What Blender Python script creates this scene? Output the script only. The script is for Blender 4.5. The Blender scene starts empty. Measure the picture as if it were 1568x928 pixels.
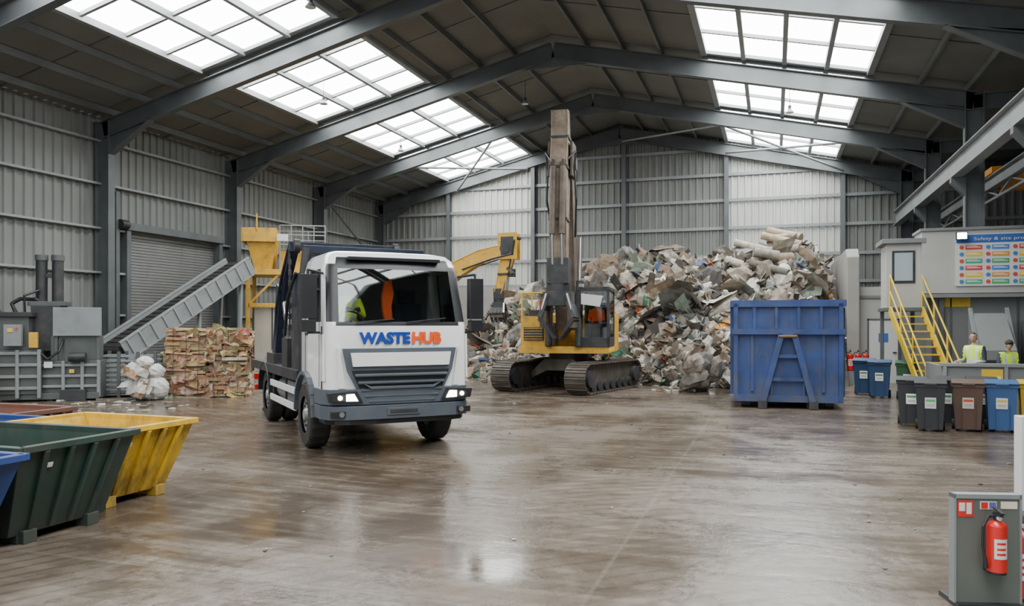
import bpy, bmesh, math, random
from math import sin, cos, pi, radians, sqrt, atan2
from mathutils import Vector, Matrix, Euler, noise
random.seed(7)
R = random.random
def U(a, b): return a + (b - a) * random.random()
def interp(t, x):
    if x <= t[0][0]: return t[0][1]
    for (a, b), (c, d) in zip(t, t[1:]):
        if x <= c: return b + (d - b) * (x - a) / (c - a)
    return t[-1][1]

# ------------------------------------------------------------------ materials
def M(name, col, rough=.55, metal=0., var=.12, scale=2.5, bump=0., bscale=20., dirt=0., dcol=(.10, .085, .07),
      dscale=3., emis=0., coat=0., attr=False, streak=0., low=0.):
    m = bpy.data.materials.new(name); m.use_nodes = True
    nt = m.node_tree; N = nt.nodes; L = nt.links
    b = N['Principled BSDF']
    tc = N.new('ShaderNodeTexCoord')
    nz = N.new('ShaderNodeTexNoise'); nz.inputs['Scale'].default_value = scale; nz.inputs['Detail'].default_value = 6
    L.new(tc.outputs['Object'], nz.inputs['Vector'])
    mr = N.new('ShaderNodeMapRange'); mr.inputs['From Min'].default_value = .3; mr.inputs['From Max'].default_value = .7
    mr.inputs['To Min'].default_value = 1 - var; mr.inputs['To Max'].default_value = 1 + var
    L.new(nz.outputs['Fac'], mr.inputs['Value'])
    mx = N.new('ShaderNodeVectorMath'); mx.operation = 'SCALE'
    if attr:
        at = N.new('ShaderNodeAttribute'); at.attribute_name = 'Col'; L.new(at.outputs['Color'], mx.inputs[0])
    else: mx.inputs[0].default_value = col
    L.new(mr.outputs[0], mx.inputs['Scale'])
    out = mx.outputs[0]
    if dirt > 0:
        n2 = N.new('ShaderNodeTexNoise'); n2.inputs['Scale'].default_value = dscale; n2.inputs['Detail'].default_value = 9
        n2.inputs['Roughness'].default_value = .7
        if streak:
            mp = N.new('ShaderNodeMapping'); mp.inputs['Scale'].default_value = (1, 1, streak)
            L.new(tc.outputs['Object'], mp.inputs['Vector']); L.new(mp.outputs[0], n2.inputs['Vector'])
        else: L.new(tc.outputs['Object'], n2.inputs['Vector'])
        src = n2.outputs['Fac']
        if low:   # splash grime near the ground (object z)
            sp = N.new('ShaderNodeSeparateXYZ'); L.new(tc.outputs['Object'], sp.inputs[0])
            ml = N.new('ShaderNodeMapRange'); ml.inputs[1].default_value = .1; ml.inputs[2].default_value = low; ml.inputs[3].default_value = .14; ml.inputs[4].default_value = 0
            L.new(sp.outputs[2], ml.inputs[0]); ad = N.new('ShaderNodeMath'); ad.operation = 'ADD'; L.new(src, ad.inputs[0]); L.new(ml.outputs[0], ad.inputs[1]); src = ad.outputs[0]
        r2 = N.new('ShaderNodeMapRange'); r2.inputs['From Min'].default_value = .62 - .3 * dirt; r2.inputs['From Max'].default_value = .8 - .2 * dirt
        r2.inputs['To Max'].default_value = min(1, dirt + .2)
        L.new(src, r2.inputs['Value'])
        mc = N.new('ShaderNodeMix'); mc.data_type = 'RGBA'
        L.new(r2.outputs[0], mc.inputs[0]); L.new(out, mc.inputs[6]); mc.inputs[7].default_value = (*dcol, 1)
        out = mc.outputs[2]
        rr = N.new('ShaderNodeMapRange'); rr.inputs['To Min'].default_value = rough; rr.inputs['To Max'].default_value = max(rough, .75)
        L.new(r2.outputs[0], rr.inputs['Value']); L.new(rr.outputs[0], b.inputs['Roughness'])
    L.new(out, b.inputs['Base Color'])
    b.inputs['Roughness'].default_value = rough; b.inputs['Metallic'].default_value = metal
    if coat: b.inputs['Coat Weight'].default_value = coat
    if emis:
        b.inputs['Emission Color'].default_value = (*col, 1); b.inputs['Emission Strength'].default_value = emis
    if bump:
        n3 = N.new('ShaderNodeTexNoise'); n3.inputs['Scale'].default_value = bscale; n3.inputs['Detail'].default_value = 5
        L.new(tc.outputs['Object'], n3.inputs['Vector'])
        bp = N.new('ShaderNodeBump'); bp.inputs['Strength'].default_value = bump; bp.inputs['Distance'].default_value = .02
        L.new(n3.outputs['Fac'], bp.inputs['Height']); L.new(bp.outputs[0], b.inputs['Normal'])
    return m

def glassmat(name, tint, refl=.35):
    m = bpy.data.materials.new(name); m.use_nodes = True
    nt = m.node_tree; N = nt.nodes; L = nt.links
    for n in list(N): N.remove(n)
    o = N.new('ShaderNodeOutputMaterial'); t = N.new('ShaderNodeBsdfTransparent'); t.inputs[0].default_value = (*tint, 1)
    g = N.new('ShaderNodeBsdfGlossy'); g.inputs['Roughness'].default_value = .03; g.inputs['Color'].default_value = (.9, .95, .95, 1)
    fr = N.new('ShaderNodeLayerWeight'); fr.inputs['Blend'].default_value = refl
    mx = N.new('ShaderNodeMixShader'); L.new(fr.outputs['Fresnel'], mx.inputs[0]); L.new(t.outputs[0], mx.inputs[1]); L.new(g.outputs[0], mx.inputs[2])
    L.new(mx.outputs[0], o.inputs[0]); return m

m_clad = M('cladding', (.20, .205, .195), .5, .15, .12, .6, dirt=.25, dcol=(.10, .10, .09), dscale=1.6, streak=.12)
m_clad_lit = M('cladding_skylit', (.52, .53, .49), .5, .1, .08, .6, dirt=.15, dcol=(.28, .27, .25), dscale=1.6, streak=.12)  # brighter copy of the cladding, skylight falling on it put into the colour
m_roof = M('roof_liner', (.165, .168, .158), .75, 0, .14, .5, dirt=.2, dcol=(.09, .09, .082), dscale=.8)
m_steel = M('frame_steel', (.115, .125, .13), .45, .25, .15, 1.5, dirt=.15, dcol=(.17, .165, .155))
m_steel_l = M('light_steel', (.27, .285, .29), .5, .3, .1, 1.5)
m_purlin = M('purlin_galv', (.16, .168, .165), .5, .4, .15, 1.)
m_conc = M('concrete', (.30, .285, .26), .8, 0, .2, .8, bump=.3, dirt=.35, dcol=(.15, .13, .11), dscale=.8)
m_white = M('white_paint', (.66, .66, .64), .35, 0, .04, 1.5, dirt=.1, dcol=(.45, .43, .4), dscale=2)
m_cabw = M('cab_white', (.80, .80, .79), .22, 0, .03, 1.5, dirt=.12, dcol=(.42, .39, .35), dscale=3, coat=.5, low=1.4)
m_bump = M('bumper_grey', (.075, .09, .11), .45, 0, .08, 3, dirt=.25, dcol=(.13, .11, .09), low=.8)
m_blk = M('black_plastic', (.016, .017, .019), .4, 0, .2, 4)
m_rub = M('rubber', (.020, .019, .018), .8, 0, .3, 5, dirt=.4, dcol=(.075, .062, .05))
m_dark = M('dark_steel', (.038, .04, .043), .5, .3, .3, 3, dirt=.35, dcol=(.10, .075, .06))
m_navy = M('navy_paint', (.012, .018, .040), .4, .1, .2, 3, dirt=.35, dcol=(.05, .042, .036))
m_chrome = M('rod_chrome', (.6, .6, .6), .2, .9, .05)
m_yel = M('machine_yellow', (.60, .34, .035), .45, 0, .12, 3, dirt=.4, dcol=(.12, .085, .05), dscale=4)
m_yel2 = M('handrail_yellow', (.68, .47, .03), .45, 0, .1, 3, dirt=.15)
m_skipy = M('skip_yellow', (.66, .40, .02), .5, 0, .12, 3, dirt=.5, dcol=(.10, .07, .04), dscale=4, streak=.45, low=.5)
m_skipg = M('skip_green', (.018, .042, .032), .5, 0, .2, 3, dirt=.5, dcol=(.055, .046, .036), dscale=4, streak=.45, low=.5)
m_skipb = M('skip_blue', (.022, .06, .23), .5, 0, .2, 3, dirt=.45, dcol=(.05, .046, .042), dscale=4, streak=.45)
m_skipr = M('skip_rust', (.16, .065, .042), .65, 0, .2, 3, dirt=.4, dscale=4)
m_contb = M('container_blue', (.022, .05, .17), .5, 0, .35, 2, bump=.15, bscale=8, dirt=.5, dcol=(.085, .09, .105), dscale=4.5, streak=.4, low=.9)
m_boom = M('boom_grimy', (.10, .074, .053), .55, .1, .3, 3, dirt=.45, dcol=(.042, .036, .03), dscale=5)
m_boomt = M('stick_worn', (.23, .18, .13), .5, .1, .25, 3, dirt=.5, dcol=(.065, .05, .04), dscale=4)
m_track = M('track_steel', (.085, .072, .06), .6, .4, .3, 4, dirt=.4, dcol=(.13, .105, .08))
m_debris = M('mixed_waste', (1, 1, 1), .8, 0, .35, 5, attr=True, dirt=.35, dcol=(.075, .06, .046), dscale=2.)
m_card = M('pressed_cardboard', (1, 1, 1), .85, 0, .25, 8, attr=True, bump=.5, bscale=18, dirt=.2, dcol=(.12, .08, .05))
m_paint = M('coloured_parts', (1, 1, 1), .5, 0, .06, 3, attr=True)
m_glass = glassmat('cab_glass', (.55, .59, .58), .42)
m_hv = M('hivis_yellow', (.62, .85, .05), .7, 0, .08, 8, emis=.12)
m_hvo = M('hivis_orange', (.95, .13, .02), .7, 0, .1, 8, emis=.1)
m_band = M('reflective_band', (.7, .72, .72), .4, .2)
m_skin = M('skin', (.50, .30, .22), .55, 0, .06, 6)
m_hair = M('hair', (.04, .028, .02), .8, 0, .3, 30)
m_cloth = M('dark_workwear', (.035, .045, .07), .85, 0, .15, 8)
m_red = M('extinguisher_red', (.62, .02, .015), .3, 0, .05, 3, coat=.4)
m_board = M('board_greygreen', (.125, .14, .12), .5, .1, .1, 2, dirt=.2)
m_shut = M('shutter_grey', (.22, .225, .22), .5, .3, .08, 1, dirt=.2, dcol=(.13, .12, .11), streak=.3)
m_gravel = M('aggregate', (.20, .175, .15), .95, 0, .4, 12, bump=1., bscale=14)
m_off = M('office_panel', (.44, .435, .41), .5, 0, .05, 1, dirt=.15, dcol=(.30, .285, .26), streak=.3)
m_offg = M('office_grey', (.20, .21, .21), .55, 0, .08, 1, dirt=.18)
m_wood = M('timber', (.36, .20, .09), .8, 0, .25, 6)
m_orange = M('crane_orange', (.8, .30, .02), .45, 0, .08, 3)
m_lamp = M('headlamp_lens', (1., .97, .9), .2, emis=12)
m_lamp2 = M('flood_lens', (1., .98, .95), .2, emis=30)
m_bag = M('white_bag', (.56, .55, .52), .6, 0, .12, 6, bump=.4, bscale=10, dirt=.3, dcol=(.26, .24, .21))
m_tan = M('enclosure_tan', (.36, .33, .27), .6, 0, .08, 1, dirt=.2)

m_sky = bpy.data.materials.new('skylight_polycarbonate'); m_sky.use_nodes = True
b = m_sky.node_tree.nodes['Principled BSDF']; b.inputs['Base Color'].default_value = (.8, .8, .8, 1)
b.inputs['Emission Color'].default_value = (.97, 1, .99, 1); b.inputs['Emission Strength'].default_value = 14

# ------------------------------------------------------------------ mesh builder
class MB:
    def __init__(s, name, T=None):
        s.name = name; s.v = []; s.f = []; s.m = []; s.mats = []; s.sm = []; s.c = []; s.hascol = False
        s.T = T or Matrix()
    def mi(s, mat):
        if mat not in s.mats: s.mats.append(mat)
        return s.mats.index(mat)
    def add(s, vs, fs, mat, smooth=False, col=None):
        o = len(s.v); T = s.T
        s.v += [tuple(T @ Vector(v)) for v in vs]
        mats = mat if isinstance(mat, list) else None
        for i, f in enumerate(fs):
            s.f.append(tuple(a + o for a in f)); s.m.append(s.mi(mats[i] if mats else mat)); s.sm.append(smooth)
            s.c.append(col or (1, 1, 1))
        if col: s.hascol = True
    def box(s, c, d, mat, r=None, top=None, col=None):
        x, y, z = d[0] / 2, d[1] / 2, d[2] / 2
        tx, ty = (top if top else (1, 1))
        vs = [(-x, -y, -z), (x, -y, -z), (x, y, -z), (-x, y, -z), (-x * tx, -y * ty, z), (x * tx, -y * ty, z), (x * tx, y * ty, z), (-x * tx, y * ty, z)]
        Rm = Euler(r).to_matrix() if r else Matrix.Identity(3)
        cc = Vector(c)
        vs = [Rm @ Vector(v) + cc for v in vs]
        s.add(vs, [(0, 3, 2, 1), (4, 5, 6, 7), (0, 1, 5, 4), (1, 2, 6, 5), (2, 3, 7, 6), (3, 0, 4, 7)], mat, False, col)
    def bb(s, x0, x1, y0, y1, z0, z1, mat, col=None):
        s.box(((x0 + x1) / 2, (y0 + y1) / 2, (z0 + z1) / 2), (abs(x1 - x0), abs(y1 - y0), abs(z1 - z0)), mat, col=col)
    def frame(s, p0, p1, up=(0, 0, 1)):
        p0, p1 = Vector(p0), Vector(p1); d = (p1 - p0); L = d.length; d.normalize()
        up = Vector(up)
        if abs(d.dot(up)) > .98: up = Vector((0, 1, 0))
        x = d.cross(up).normalized(); z = x.cross(d).normalized()
        return p0, p1, d, x, z, L
    def beam(s, p0, p1, w, h, mat, up=(0, 0, 1), w1=None, h1=None, col=None):
        p0, p1, d, x, z, L = s.frame(p0, p1, up)
        w1 = w if w1 is None else w1; h1 = h if h1 is None else h1
        vs = [p0 - x * w / 2 - z * h / 2, p0 + x * w / 2 - z * h / 2, p0 + x * w / 2 + z * h / 2, p0 - x * w / 2 + z * h / 2,
              p1 - x * w1 / 2 - z * h1 / 2, p1 + x * w1 / 2 - z * h1 / 2, p1 + x * w1 / 2 + z * h1 / 2, p1 - x * w1 / 2 + z * h1 / 2]
        s.add(vs, [(0, 1, 2, 3), (4, 7, 6, 5), (0, 4, 5, 1), (1, 5, 6, 2), (2, 6, 7, 3), (3, 7, 4, 0)], mat, False, col)
    def ibeam(s, p0, p1, w, h, mat, up=(0, 0, 1), t=.03):
        a, b_, d, x, z, L = s.frame(p0, p1, up)
        s.beam(a + z * (h / 2 - t / 2), b_ + z * (h / 2 - t / 2), w, t, mat, up)
        s.beam(a - z * (h / 2 - t / 2), b_ - z * (h / 2 - t / 2), w, t, mat, up)
        s.beam(a, b_, t, h - 2 * t, mat, up)
    def cyl(s, p0, p1, r0, mat, r1=None, n=16, smooth=True, col=None):
        r1 = r0 if r1 is None else r1
        p0, p1, d, x, z, L = s.frame(p0, p1)
        vs = []
        for p, r in ((p0, r0), (p1, r1)):
            for i in range(n):
                a = 2 * pi * i / n; vs.append(p + x * cos(a) * r + z * sin(a) * r)
        s.add(vs, [(i, (i + 1) % n, n + (i + 1) % n, n + i) for i in range(n)], mat, smooth, col)
        s.add(vs[:n], [tuple(range(n))[::-1]], mat, False, col); s.add(vs[n:], [tuple(range(n))], mat, False, col)
    def tube(s, pts, r, mat, n=8, col=None):
        for a, b_ in zip(pts, pts[1:]): s.cyl(a, b_, r, mat, n=n, col=col)
        for p in pts[1:-1]: s.ball(p, (r, r, r), mat, 6, 4, col=col)
    def ball(s, c, rad, mat, n=12, k=8, col=None, rough=0):
        vs = []; fs = []
        for j in range(k + 1):
            th = pi * j / k
            for i in range(n):
                a = 2 * pi * i / n; q = 1 + (U(-rough, rough) if rough else 0)
                vs.append((c[0] + rad[0] * sin(th) * cos(a) * q, c[1] + rad[1] * sin(th) * sin(a) * q, c[2] + rad[2] * cos(th) * q))
        for j in range(k):
            for i in range(n): fs.append((j * n + i, (j + 1) * n + i, (j + 1) * n + (i + 1) % n, j * n + (i + 1) % n))
        s.add(vs, fs, mat, not rough, col)
    def prism(s, pts, axis, a, b_, mat, col=None):
        def P(p, t):
            return (t, p[0], p[1]) if axis == 'x' else ((p[0], t, p[1]) if axis == 'y' else (p[0], p[1], t))
        n = len(pts); vs = [P(p, a) for p in pts] + [P(p, b_) for p in pts]
        s.add(vs, [tuple(range(n)), tuple(range(n, 2 * n))[::-1]] + [(i, (i + 1) % n, n + (i + 1) % n, n + i) for i in range(n)], mat, False, col)
    def wheel(s, c, r, w, rimmat, side=1):
        prof = [(-w / 2, r * .55), (-w / 2, r * .9), (-w * .42, r * .98), (-w * .3, r), (w * .3, r), (w * .42, r * .98), (w / 2, r * .9), (w / 2, r * .55)]
        n = 40; vs = []; fs = []
        for i in range(n):
            a = 2 * pi * i / n
            for k, (px, pr) in enumerate(prof):
                q = pr * (.975 if (i % 2 and pr > .97 * r) else 1)
                vs.append((c[0] + px, c[1] + q * cos(a), c[2] + q * sin(a)))
        m = len(prof)
        for i in range(n):
            for k in range(m - 1): fs.append((i * m + k, i * m + k + 1, ((i + 1) % n) * m + k + 1, ((i + 1) % n) * m + k))
        s.add(vs, fs, m_rub, False)
        for sg in (-1, 1):
            s.cyl((c[0] + sg * w * .1, c[1], c[2]), (c[0] + sg * w * .36, c[1], c[2]), r * .5, rimmat, r * .56, n=28)
            s.cyl((c[0] + sg * w * .36, c[1], c[2]), (c[0] + sg * w * .52, c[1], c[2]), r * .2, rimmat, r * .16, n=16)
            for i in range(8):
                a = 2 * pi * i / 8
                s.cyl((c[0] + sg * w * .36, c[1] + cos(a) * r * .33, c[2] + sin(a) * r * .33), (c[0] + sg * w * .42, c[1] + cos(a) * r * .33, c[2] + sin(a) * r * .33), .022, m_dark, n=6)
            for i in range(10):
                a = 2 * pi * (i + .5) / 10
                s.cyl((c[0] + sg * w * .355, c[1] + cos(a) * r * .43, c[2] + sin(a) * r * .43), (c[0] + sg * w * .365, c[1] + cos(a) * r * .43, c[2] + sin(a) * r * .43), .03, m_blk, n=8)
    def build(s, loc=(0, 0, 0), rz=0, parent=None, bevel=0, recalc=True):
        me = bpy.data.meshes.new(s.name); me.from_pydata(s.v, [], s.f)
        for m in s.mats: me.materials.append(m)
        me.polygons.foreach_set('material_index', s.m); me.polygons.foreach_set('use_smooth', s.sm)
        if s.hascol:
            ca = me.color_attributes.new('Col', 'FLOAT_COLOR', 'CORNER'); buf = []
            for p in me.polygons:
                c = s.c[p.index]
                for _ in range(p.loop_total): buf += [c[0], c[1], c[2], 1.]
            ca.data.foreach_set('color', buf)
        me.update()
        if recalc:
            bm = bmesh.new(); bm.from_mesh(me); bmesh.ops.recalc_face_normals(bm, faces=bm.faces); bm.to_mesh(me); bm.free()
        ob = bpy.data.objects.new(s.name, me); bpy.context.collection.objects.link(ob)
        ob.location = loc; ob.rotation_euler = (0, 0, rz)
        if parent: ob.parent = parent
        if bevel:
            md = ob.modifiers.new('Bevel', 'BEVEL'); md.width = bevel; md.segments = 2; md.limit_method = 'ANGLE'; md.angle_limit = radians(50); md.harden_normals = False
        return ob

def empty(name, loc, rz=0):
    e = bpy.data.objects.new(name, None); e.empty_display_size = .3; bpy.context.collection.objects.link(e)
    e.location = loc; e.rotation_euler = (0, 0, rz); return e

def text(name, body, size, mat, parent, loc, rot=(pi / 2, 0, 0), width=None, extrude=.004, bold=0., curve=0., shear=0., align='CENTER', height=None):
    cu = bpy.data.curves.new(name, 'FONT'); cu.body = body; cu.size = size; cu.extrude = extrude; cu.offset = bold
    cu.align_x = align; cu.shear = shear; cu.resolution_u = 3
    ob = bpy.data.objects.new(name + '_tmp', cu); bpy.context.collection.objects.link(ob)
    bpy.context.view_layer.update()
    dg = bpy.context.evaluated_depsgraph_get(); me = bpy.data.meshes.new_from_object(ob.evaluated_get(dg))
    bpy.data.objects.remove(ob)
    xs = [v.co.x for v in me.vertices]; ys = [v.co.y for v in me.vertices]
    w = max(xs) - min(xs); sx = (width / w) if width else 1; h = max(ys) - min(ys); sy = (height / h) if height else sx
    for v in me.vertices: v.co.x *= sx; v.co.y *= sy
    if curve:
        for v in me.vertices: v.co.z -= curve * ((v.co.x + loc[0]) / 1.15) ** 2
    me.materials.clear(); me.materials.append(mat)
    o2 = bpy.data.objects.new(name, me); bpy.context.collection.objects.link(o2)
    o2.location = loc; o2.rotation_euler = rot
    if parent: o2.parent = parent
    return o2

# ------------------------------------------------------------------ building shell
XL, XR, XRID = -20.4, 5.45, -7.1
EL, ER, RID = 8.6, 8.9, 11.75
YB, YF = 38.0, -9.0
XA = 17.0
def roofZ(x):
    if x <= XRID: return RID - (XRID - x) * (RID - EL) / (XRID - XL)
    if x <= XR: return RID - (x - XRID) * (RID - ER) / (XR - XRID)
    return ER
frames = [38 - 6.2 * i for i in range(8)]

# floor
fl = MB('floor'); fl.bb(-22, XA, YF - 3, YB + .5, -.2, 0, None)
mf = bpy.data.materials.new('wet_concrete'); mf.use_nodes = True
nt = mf.node_tree; N = nt.nodes; L = nt.links; bs = N['Principled BSDF']
geo = N.new('ShaderNodeNewGeometry')
def nnoise(scale, det=6, vec=None, dist=0, rough=.55):
    n = N.new('ShaderNodeTexNoise'); n.inputs['Scale'].default_value = scale; n.inputs['Detail'].default_value = det
    n.inputs['Distortion'].default_value = dist; n.inputs['Roughness'].default_value = rough
    L.new(vec or geo.outputs['Position'], n.inputs['Vector']); return n.outputs['Fac']
def nmap(val, a, b_, c, d):
    n = N.new('ShaderNodeMapRange'); n.inputs[1].default_value = a; n.inputs[2].default_value = b_; n.inputs[3].default_value = c; n.inputs[4].default_value = d
    L.new(val, n.inputs[0]); return n.outputs[0]
def nmath(op, a, b_=None):
    n = N.new('ShaderNodeMath'); n.operation = op
    for i, q in enumerate((a, b_)):
        if q is None: continue
        if isinstance(q, (int, float)): n.inputs[i].default_value = q
        else: L.new(q, n.inputs[i])
    return n.outputs[0]
def nmixc(f, a, b_):
    n = N.new('ShaderNodeMix'); n.data_type = 'RGBA'; L.new(f, n.inputs[0])
    for i, q in ((6, a), (7, b_)):
        if isinstance(q, tuple): n.inputs[i].default_value = (*q, 1)
        else: L.new(q, n.inputs[i])
    return n.outputs[2]
def mapping(rot, scl, loc=(0, 0, 0)):
    n = N.new('ShaderNodeMapping'); n.inputs['Rotation'].default_value = rot; n.inputs['Scale'].default_value = scl; n.inputs['Location'].default_value = loc
    L.new(geo.outputs['Position'], n.inputs['Vector']); return n.outputs[0]
def rings(cx, cy, scale, dist):
    w = N.new('ShaderNodeTexWave'); w.wave_type = 'RINGS'; w.rings_direction = 'Z'; w.inputs['Scale'].default_value = scale
    w.inputs['Distortion'].default_value = dist; w.inputs['Detail'].default_value = 4; w.inputs['Detail Scale'].default_value = .8
    L.new(mapping((0, 0, 0), (1, 1, 1), (-cx, -cy, 0)), w.inputs['Vector']); return w.outputs['Fac']
big = nnoise(.22, 5, dist=.8); mid = nnoise(1.1, 8, dist=.5, rough=.65); fine = nnoise(9, 6, rough=.7)
arc1 = rings(-3, 30, 1.1, 2.2); arc2 = rings(4, 0, 1.5, 2.5)
streak = nnoise(1., 6, mapping((0, 0, radians(28)), (.25, 3.2, 1)), .4)
streak2 = nnoise(1., 6, mapping((0, 0, radians(-20)), (.2, 2.6, 1)), .4)
wetmix = nmath('ADD', nmath('ADD', nmath('MULTIPLY', big, .5), nmath('MULTIPLY', mid, .25)), nmath('ADD', nmath('MULTIPLY', streak, .18), nmath('MULTIPLY', streak2, .07)))
wet = nmap(wetmix, .43, .57, 1, 0)
c1 = nmixc(wet, (.150, .118, .090), (.070, .052, .038))
track = nmath('MULTIPLY', nmap(arc1, .62, .95, 0, 1), nmap(mid, .42, .62, 0, .6))
c2 = nmixc(track, c1, (.20, .165, .13))
track2 = nmath('MULTIPLY', nmap(arc2, .7, .98, 0, 1), nmap(big, .4, .6, 0, .5))
c3 = nmixc(track2, c2, (.05, .038, .028))
# tyre tracks: paired arcs swept by the lorries
def arcband(cx, cy, r, half=.17):
    v = N.new('ShaderNodeVectorMath'); v.operation = 'DISTANCE'; L.new(geo.outputs['Position'], v.inputs[0]); v.inputs[1].default_value = (cx, cy, 0)
    d = nmath('ABSOLUTE', nmath('SUBTRACT', nmath('ADD', v.outputs['Value'], nmath('MULTIPLY', nmath('SUBTRACT', big, .5), 1.2)), r))
    return nmap(d, half * .6, half, 1, 0)
tb = None
for cx, cy, r in ((4, 22, 15), (4, 22, 13.1), (-10, 0, 9), (-10, 0, 7.2), (6, 4, 7), (6, 4, 8.9), (-1, 30, 12.3), (-1, 30, 10.4), (12, 14, 12), (12, 14, 13.9)):
    q = arcband(cx, cy, r); tb = q if tb is None else nmath('MAXIMUM', tb, q)
tread = nmath('MULTIPLY', tb, nmap(mid, .38, .6, .1, .8))
c3b = nmixc(nmath('MULTIPLY', tread, .75), c3, nmixc(nmap(fine, .4, .6, 0, 1), (.055, .042, .031), (.185, .155, .125)))
c4 = nmixc(nmap(fine, .55, .8, 0, .35), c3b, (.045, .035, .026))
sx = N.new('ShaderNodeSeparateXYZ'); L.new(geo.outputs['Position'], sx.inputs[0])
def joint(o, period, off):
    a = nmath('PINGPONG', nmath('ADD', o, off), period / 2); return nmap(a, .0, .03, .45, 0)
jx = joint(sx.outputs[0], 5.2, 1.3); jy = joint(sx.outputs[1], 6.2, 1.0)
c5 = nmixc(nmath('MAXIMUM', jx, jy), c4, (.19, .165, .14))
L.new(c5, bs.inputs['Base Color'])
rg = nmath('ADD', nmap(wet, 0, 1, .36, .09), nmap(fine, .3, .7, -.03, .09))
def pud(cx, cy, r):
    v = N.new('ShaderNodeVectorMath'); v.operation = 'DISTANCE'; L.new(geo.outputs['Position'], v.inputs[0]); v.inputs[1].default_value = (cx, cy, 0)
    return nmap(nmath('ADD', v.outputs['Value'], nmath('MULTIPLY', mid, 1.2)), r, r + .35, 1, 0)
pd = nmath('MAXIMUM', nmath('MAXIMUM', pud(-2.35, 6.25, 1.05), pud(-3.1, 6.2, .9)), nmath('MAXIMUM', pud(-2.2, 24.0, 1.6), pud(-4.6, 6.6, .8)))
rf = nmath('MAXIMUM', nmath('SUBTRACT', rg, nmath('MULTIPLY', pd, .3)), .06)
L.new(rf, bs.inputs['Roughness'])
bp = N.new('ShaderNodeBump'); bp.inputs['Distance'].default_value = .03
L.new(nmap(pd, 0, 1, .5, .15), bp.inputs['Strength'])
hh = nmath('ADD', nmath('ADD', nmath('MULTIPLY', fine, .25), nmath('MULTIPLY', mid, .5)), nmath('ADD', nmath('MULTIPLY', tread, .10), nmath('MULTIPLY', streak, .35)))
L.new(hh, bp.inputs['Height']); L.new(bp.outputs[0], bs.inputs['Normal'])
bs.inputs['Specular IOR Level'].default_value = .6
fl.mats = [mf]; fl.m = [0] * len(fl.m); fl.build()

# corrugated walls
def corrugate(mb, axis, fixed, a, b_, z0, ztop, inward, mat, pitch=.32, depth=.06):
    pts = []; n = max(1, round((b_ - a) / pitch)); p = (b_ - a) / n
    for i in range(n):
        s0 = a + i * p
        pts += [(s0, 0), (s0 + p * .55, 0), (s0 + p * .65, depth), (s0 + p * .9, depth)]
    pts.append((b_, 0))
    vs = []
    for s_, d in pts:
        x, y = (fixed + inward * d, s_) if axis == 'x' else (s_, fixed + inward * d)
        zt = ztop(x) if callable(ztop) else ztop
        vs += [(x, y, z0), (x, y, zt)]
    mb.add(vs, [(2 * i, 2 * i + 2, 2 * i + 3, 2 * i + 1) for i in range(len(pts) - 1)], mat)

w = MB('wall_left')
SH0, SH1, SHZ = 20.5, 24.9, 5.3
corrugate(w, 'x', XL, YF, SH0, 0, EL, 1, m_clad)
corrugate(w, 'x', XL, SH1, YB, 0, EL, 1, m_clad)
corrugate(w, 'x', XL, SH0, SH1, SHZ, EL, 1, m_clad)
w.build(recalc=False)
w = MB('wall_back')
cols = [-20.4, -16.1, -11.5, -6.9, -2.1, 2.9, 5.45]
for a, b_ in zip(cols, cols[1:]):
    skylit = a in (-16.1, -2.1)  # bays under the skylights, their light painted as a lighter cladding colour
    parts = [a, XRID, b_] if a < XRID < b_ else [a, b_]
    for p, q in zip(parts, parts[1:]):
        corrugate(w, 'y', YB, p, q, 0, roofZ, -1, m_clad_lit if skylit else m_clad)
corrugate(w, 'y', YB, XR, XA, 0, ER, -1, m_clad)
w.build(recalc=False)
w = MB('wall_right'); corrugate(w, 'x', XA, YF, YB, 0, ER, -1, m_clad); w.build(recalc=False)
w = MB('wall_push_concrete'); w.bb(XL + .3, 2.3, YB - .75, YB - .45, 0, 3.9, m_conc)
for x in [-19 + 3 * i for i in range(7)]: w.bb(x, x + .03, YB - .77, YB - .74, 0, 3.9, m_dark)
w.build()
w = MB('wall_push_side'); w.prism([(28.9, 0), (37.2, 0), (37.2, 4.6), (29.3, 4.6), (28.9, 4.3)], 'x', 2.35, 2.75, m_conc); w.build(bevel=.03)

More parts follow.
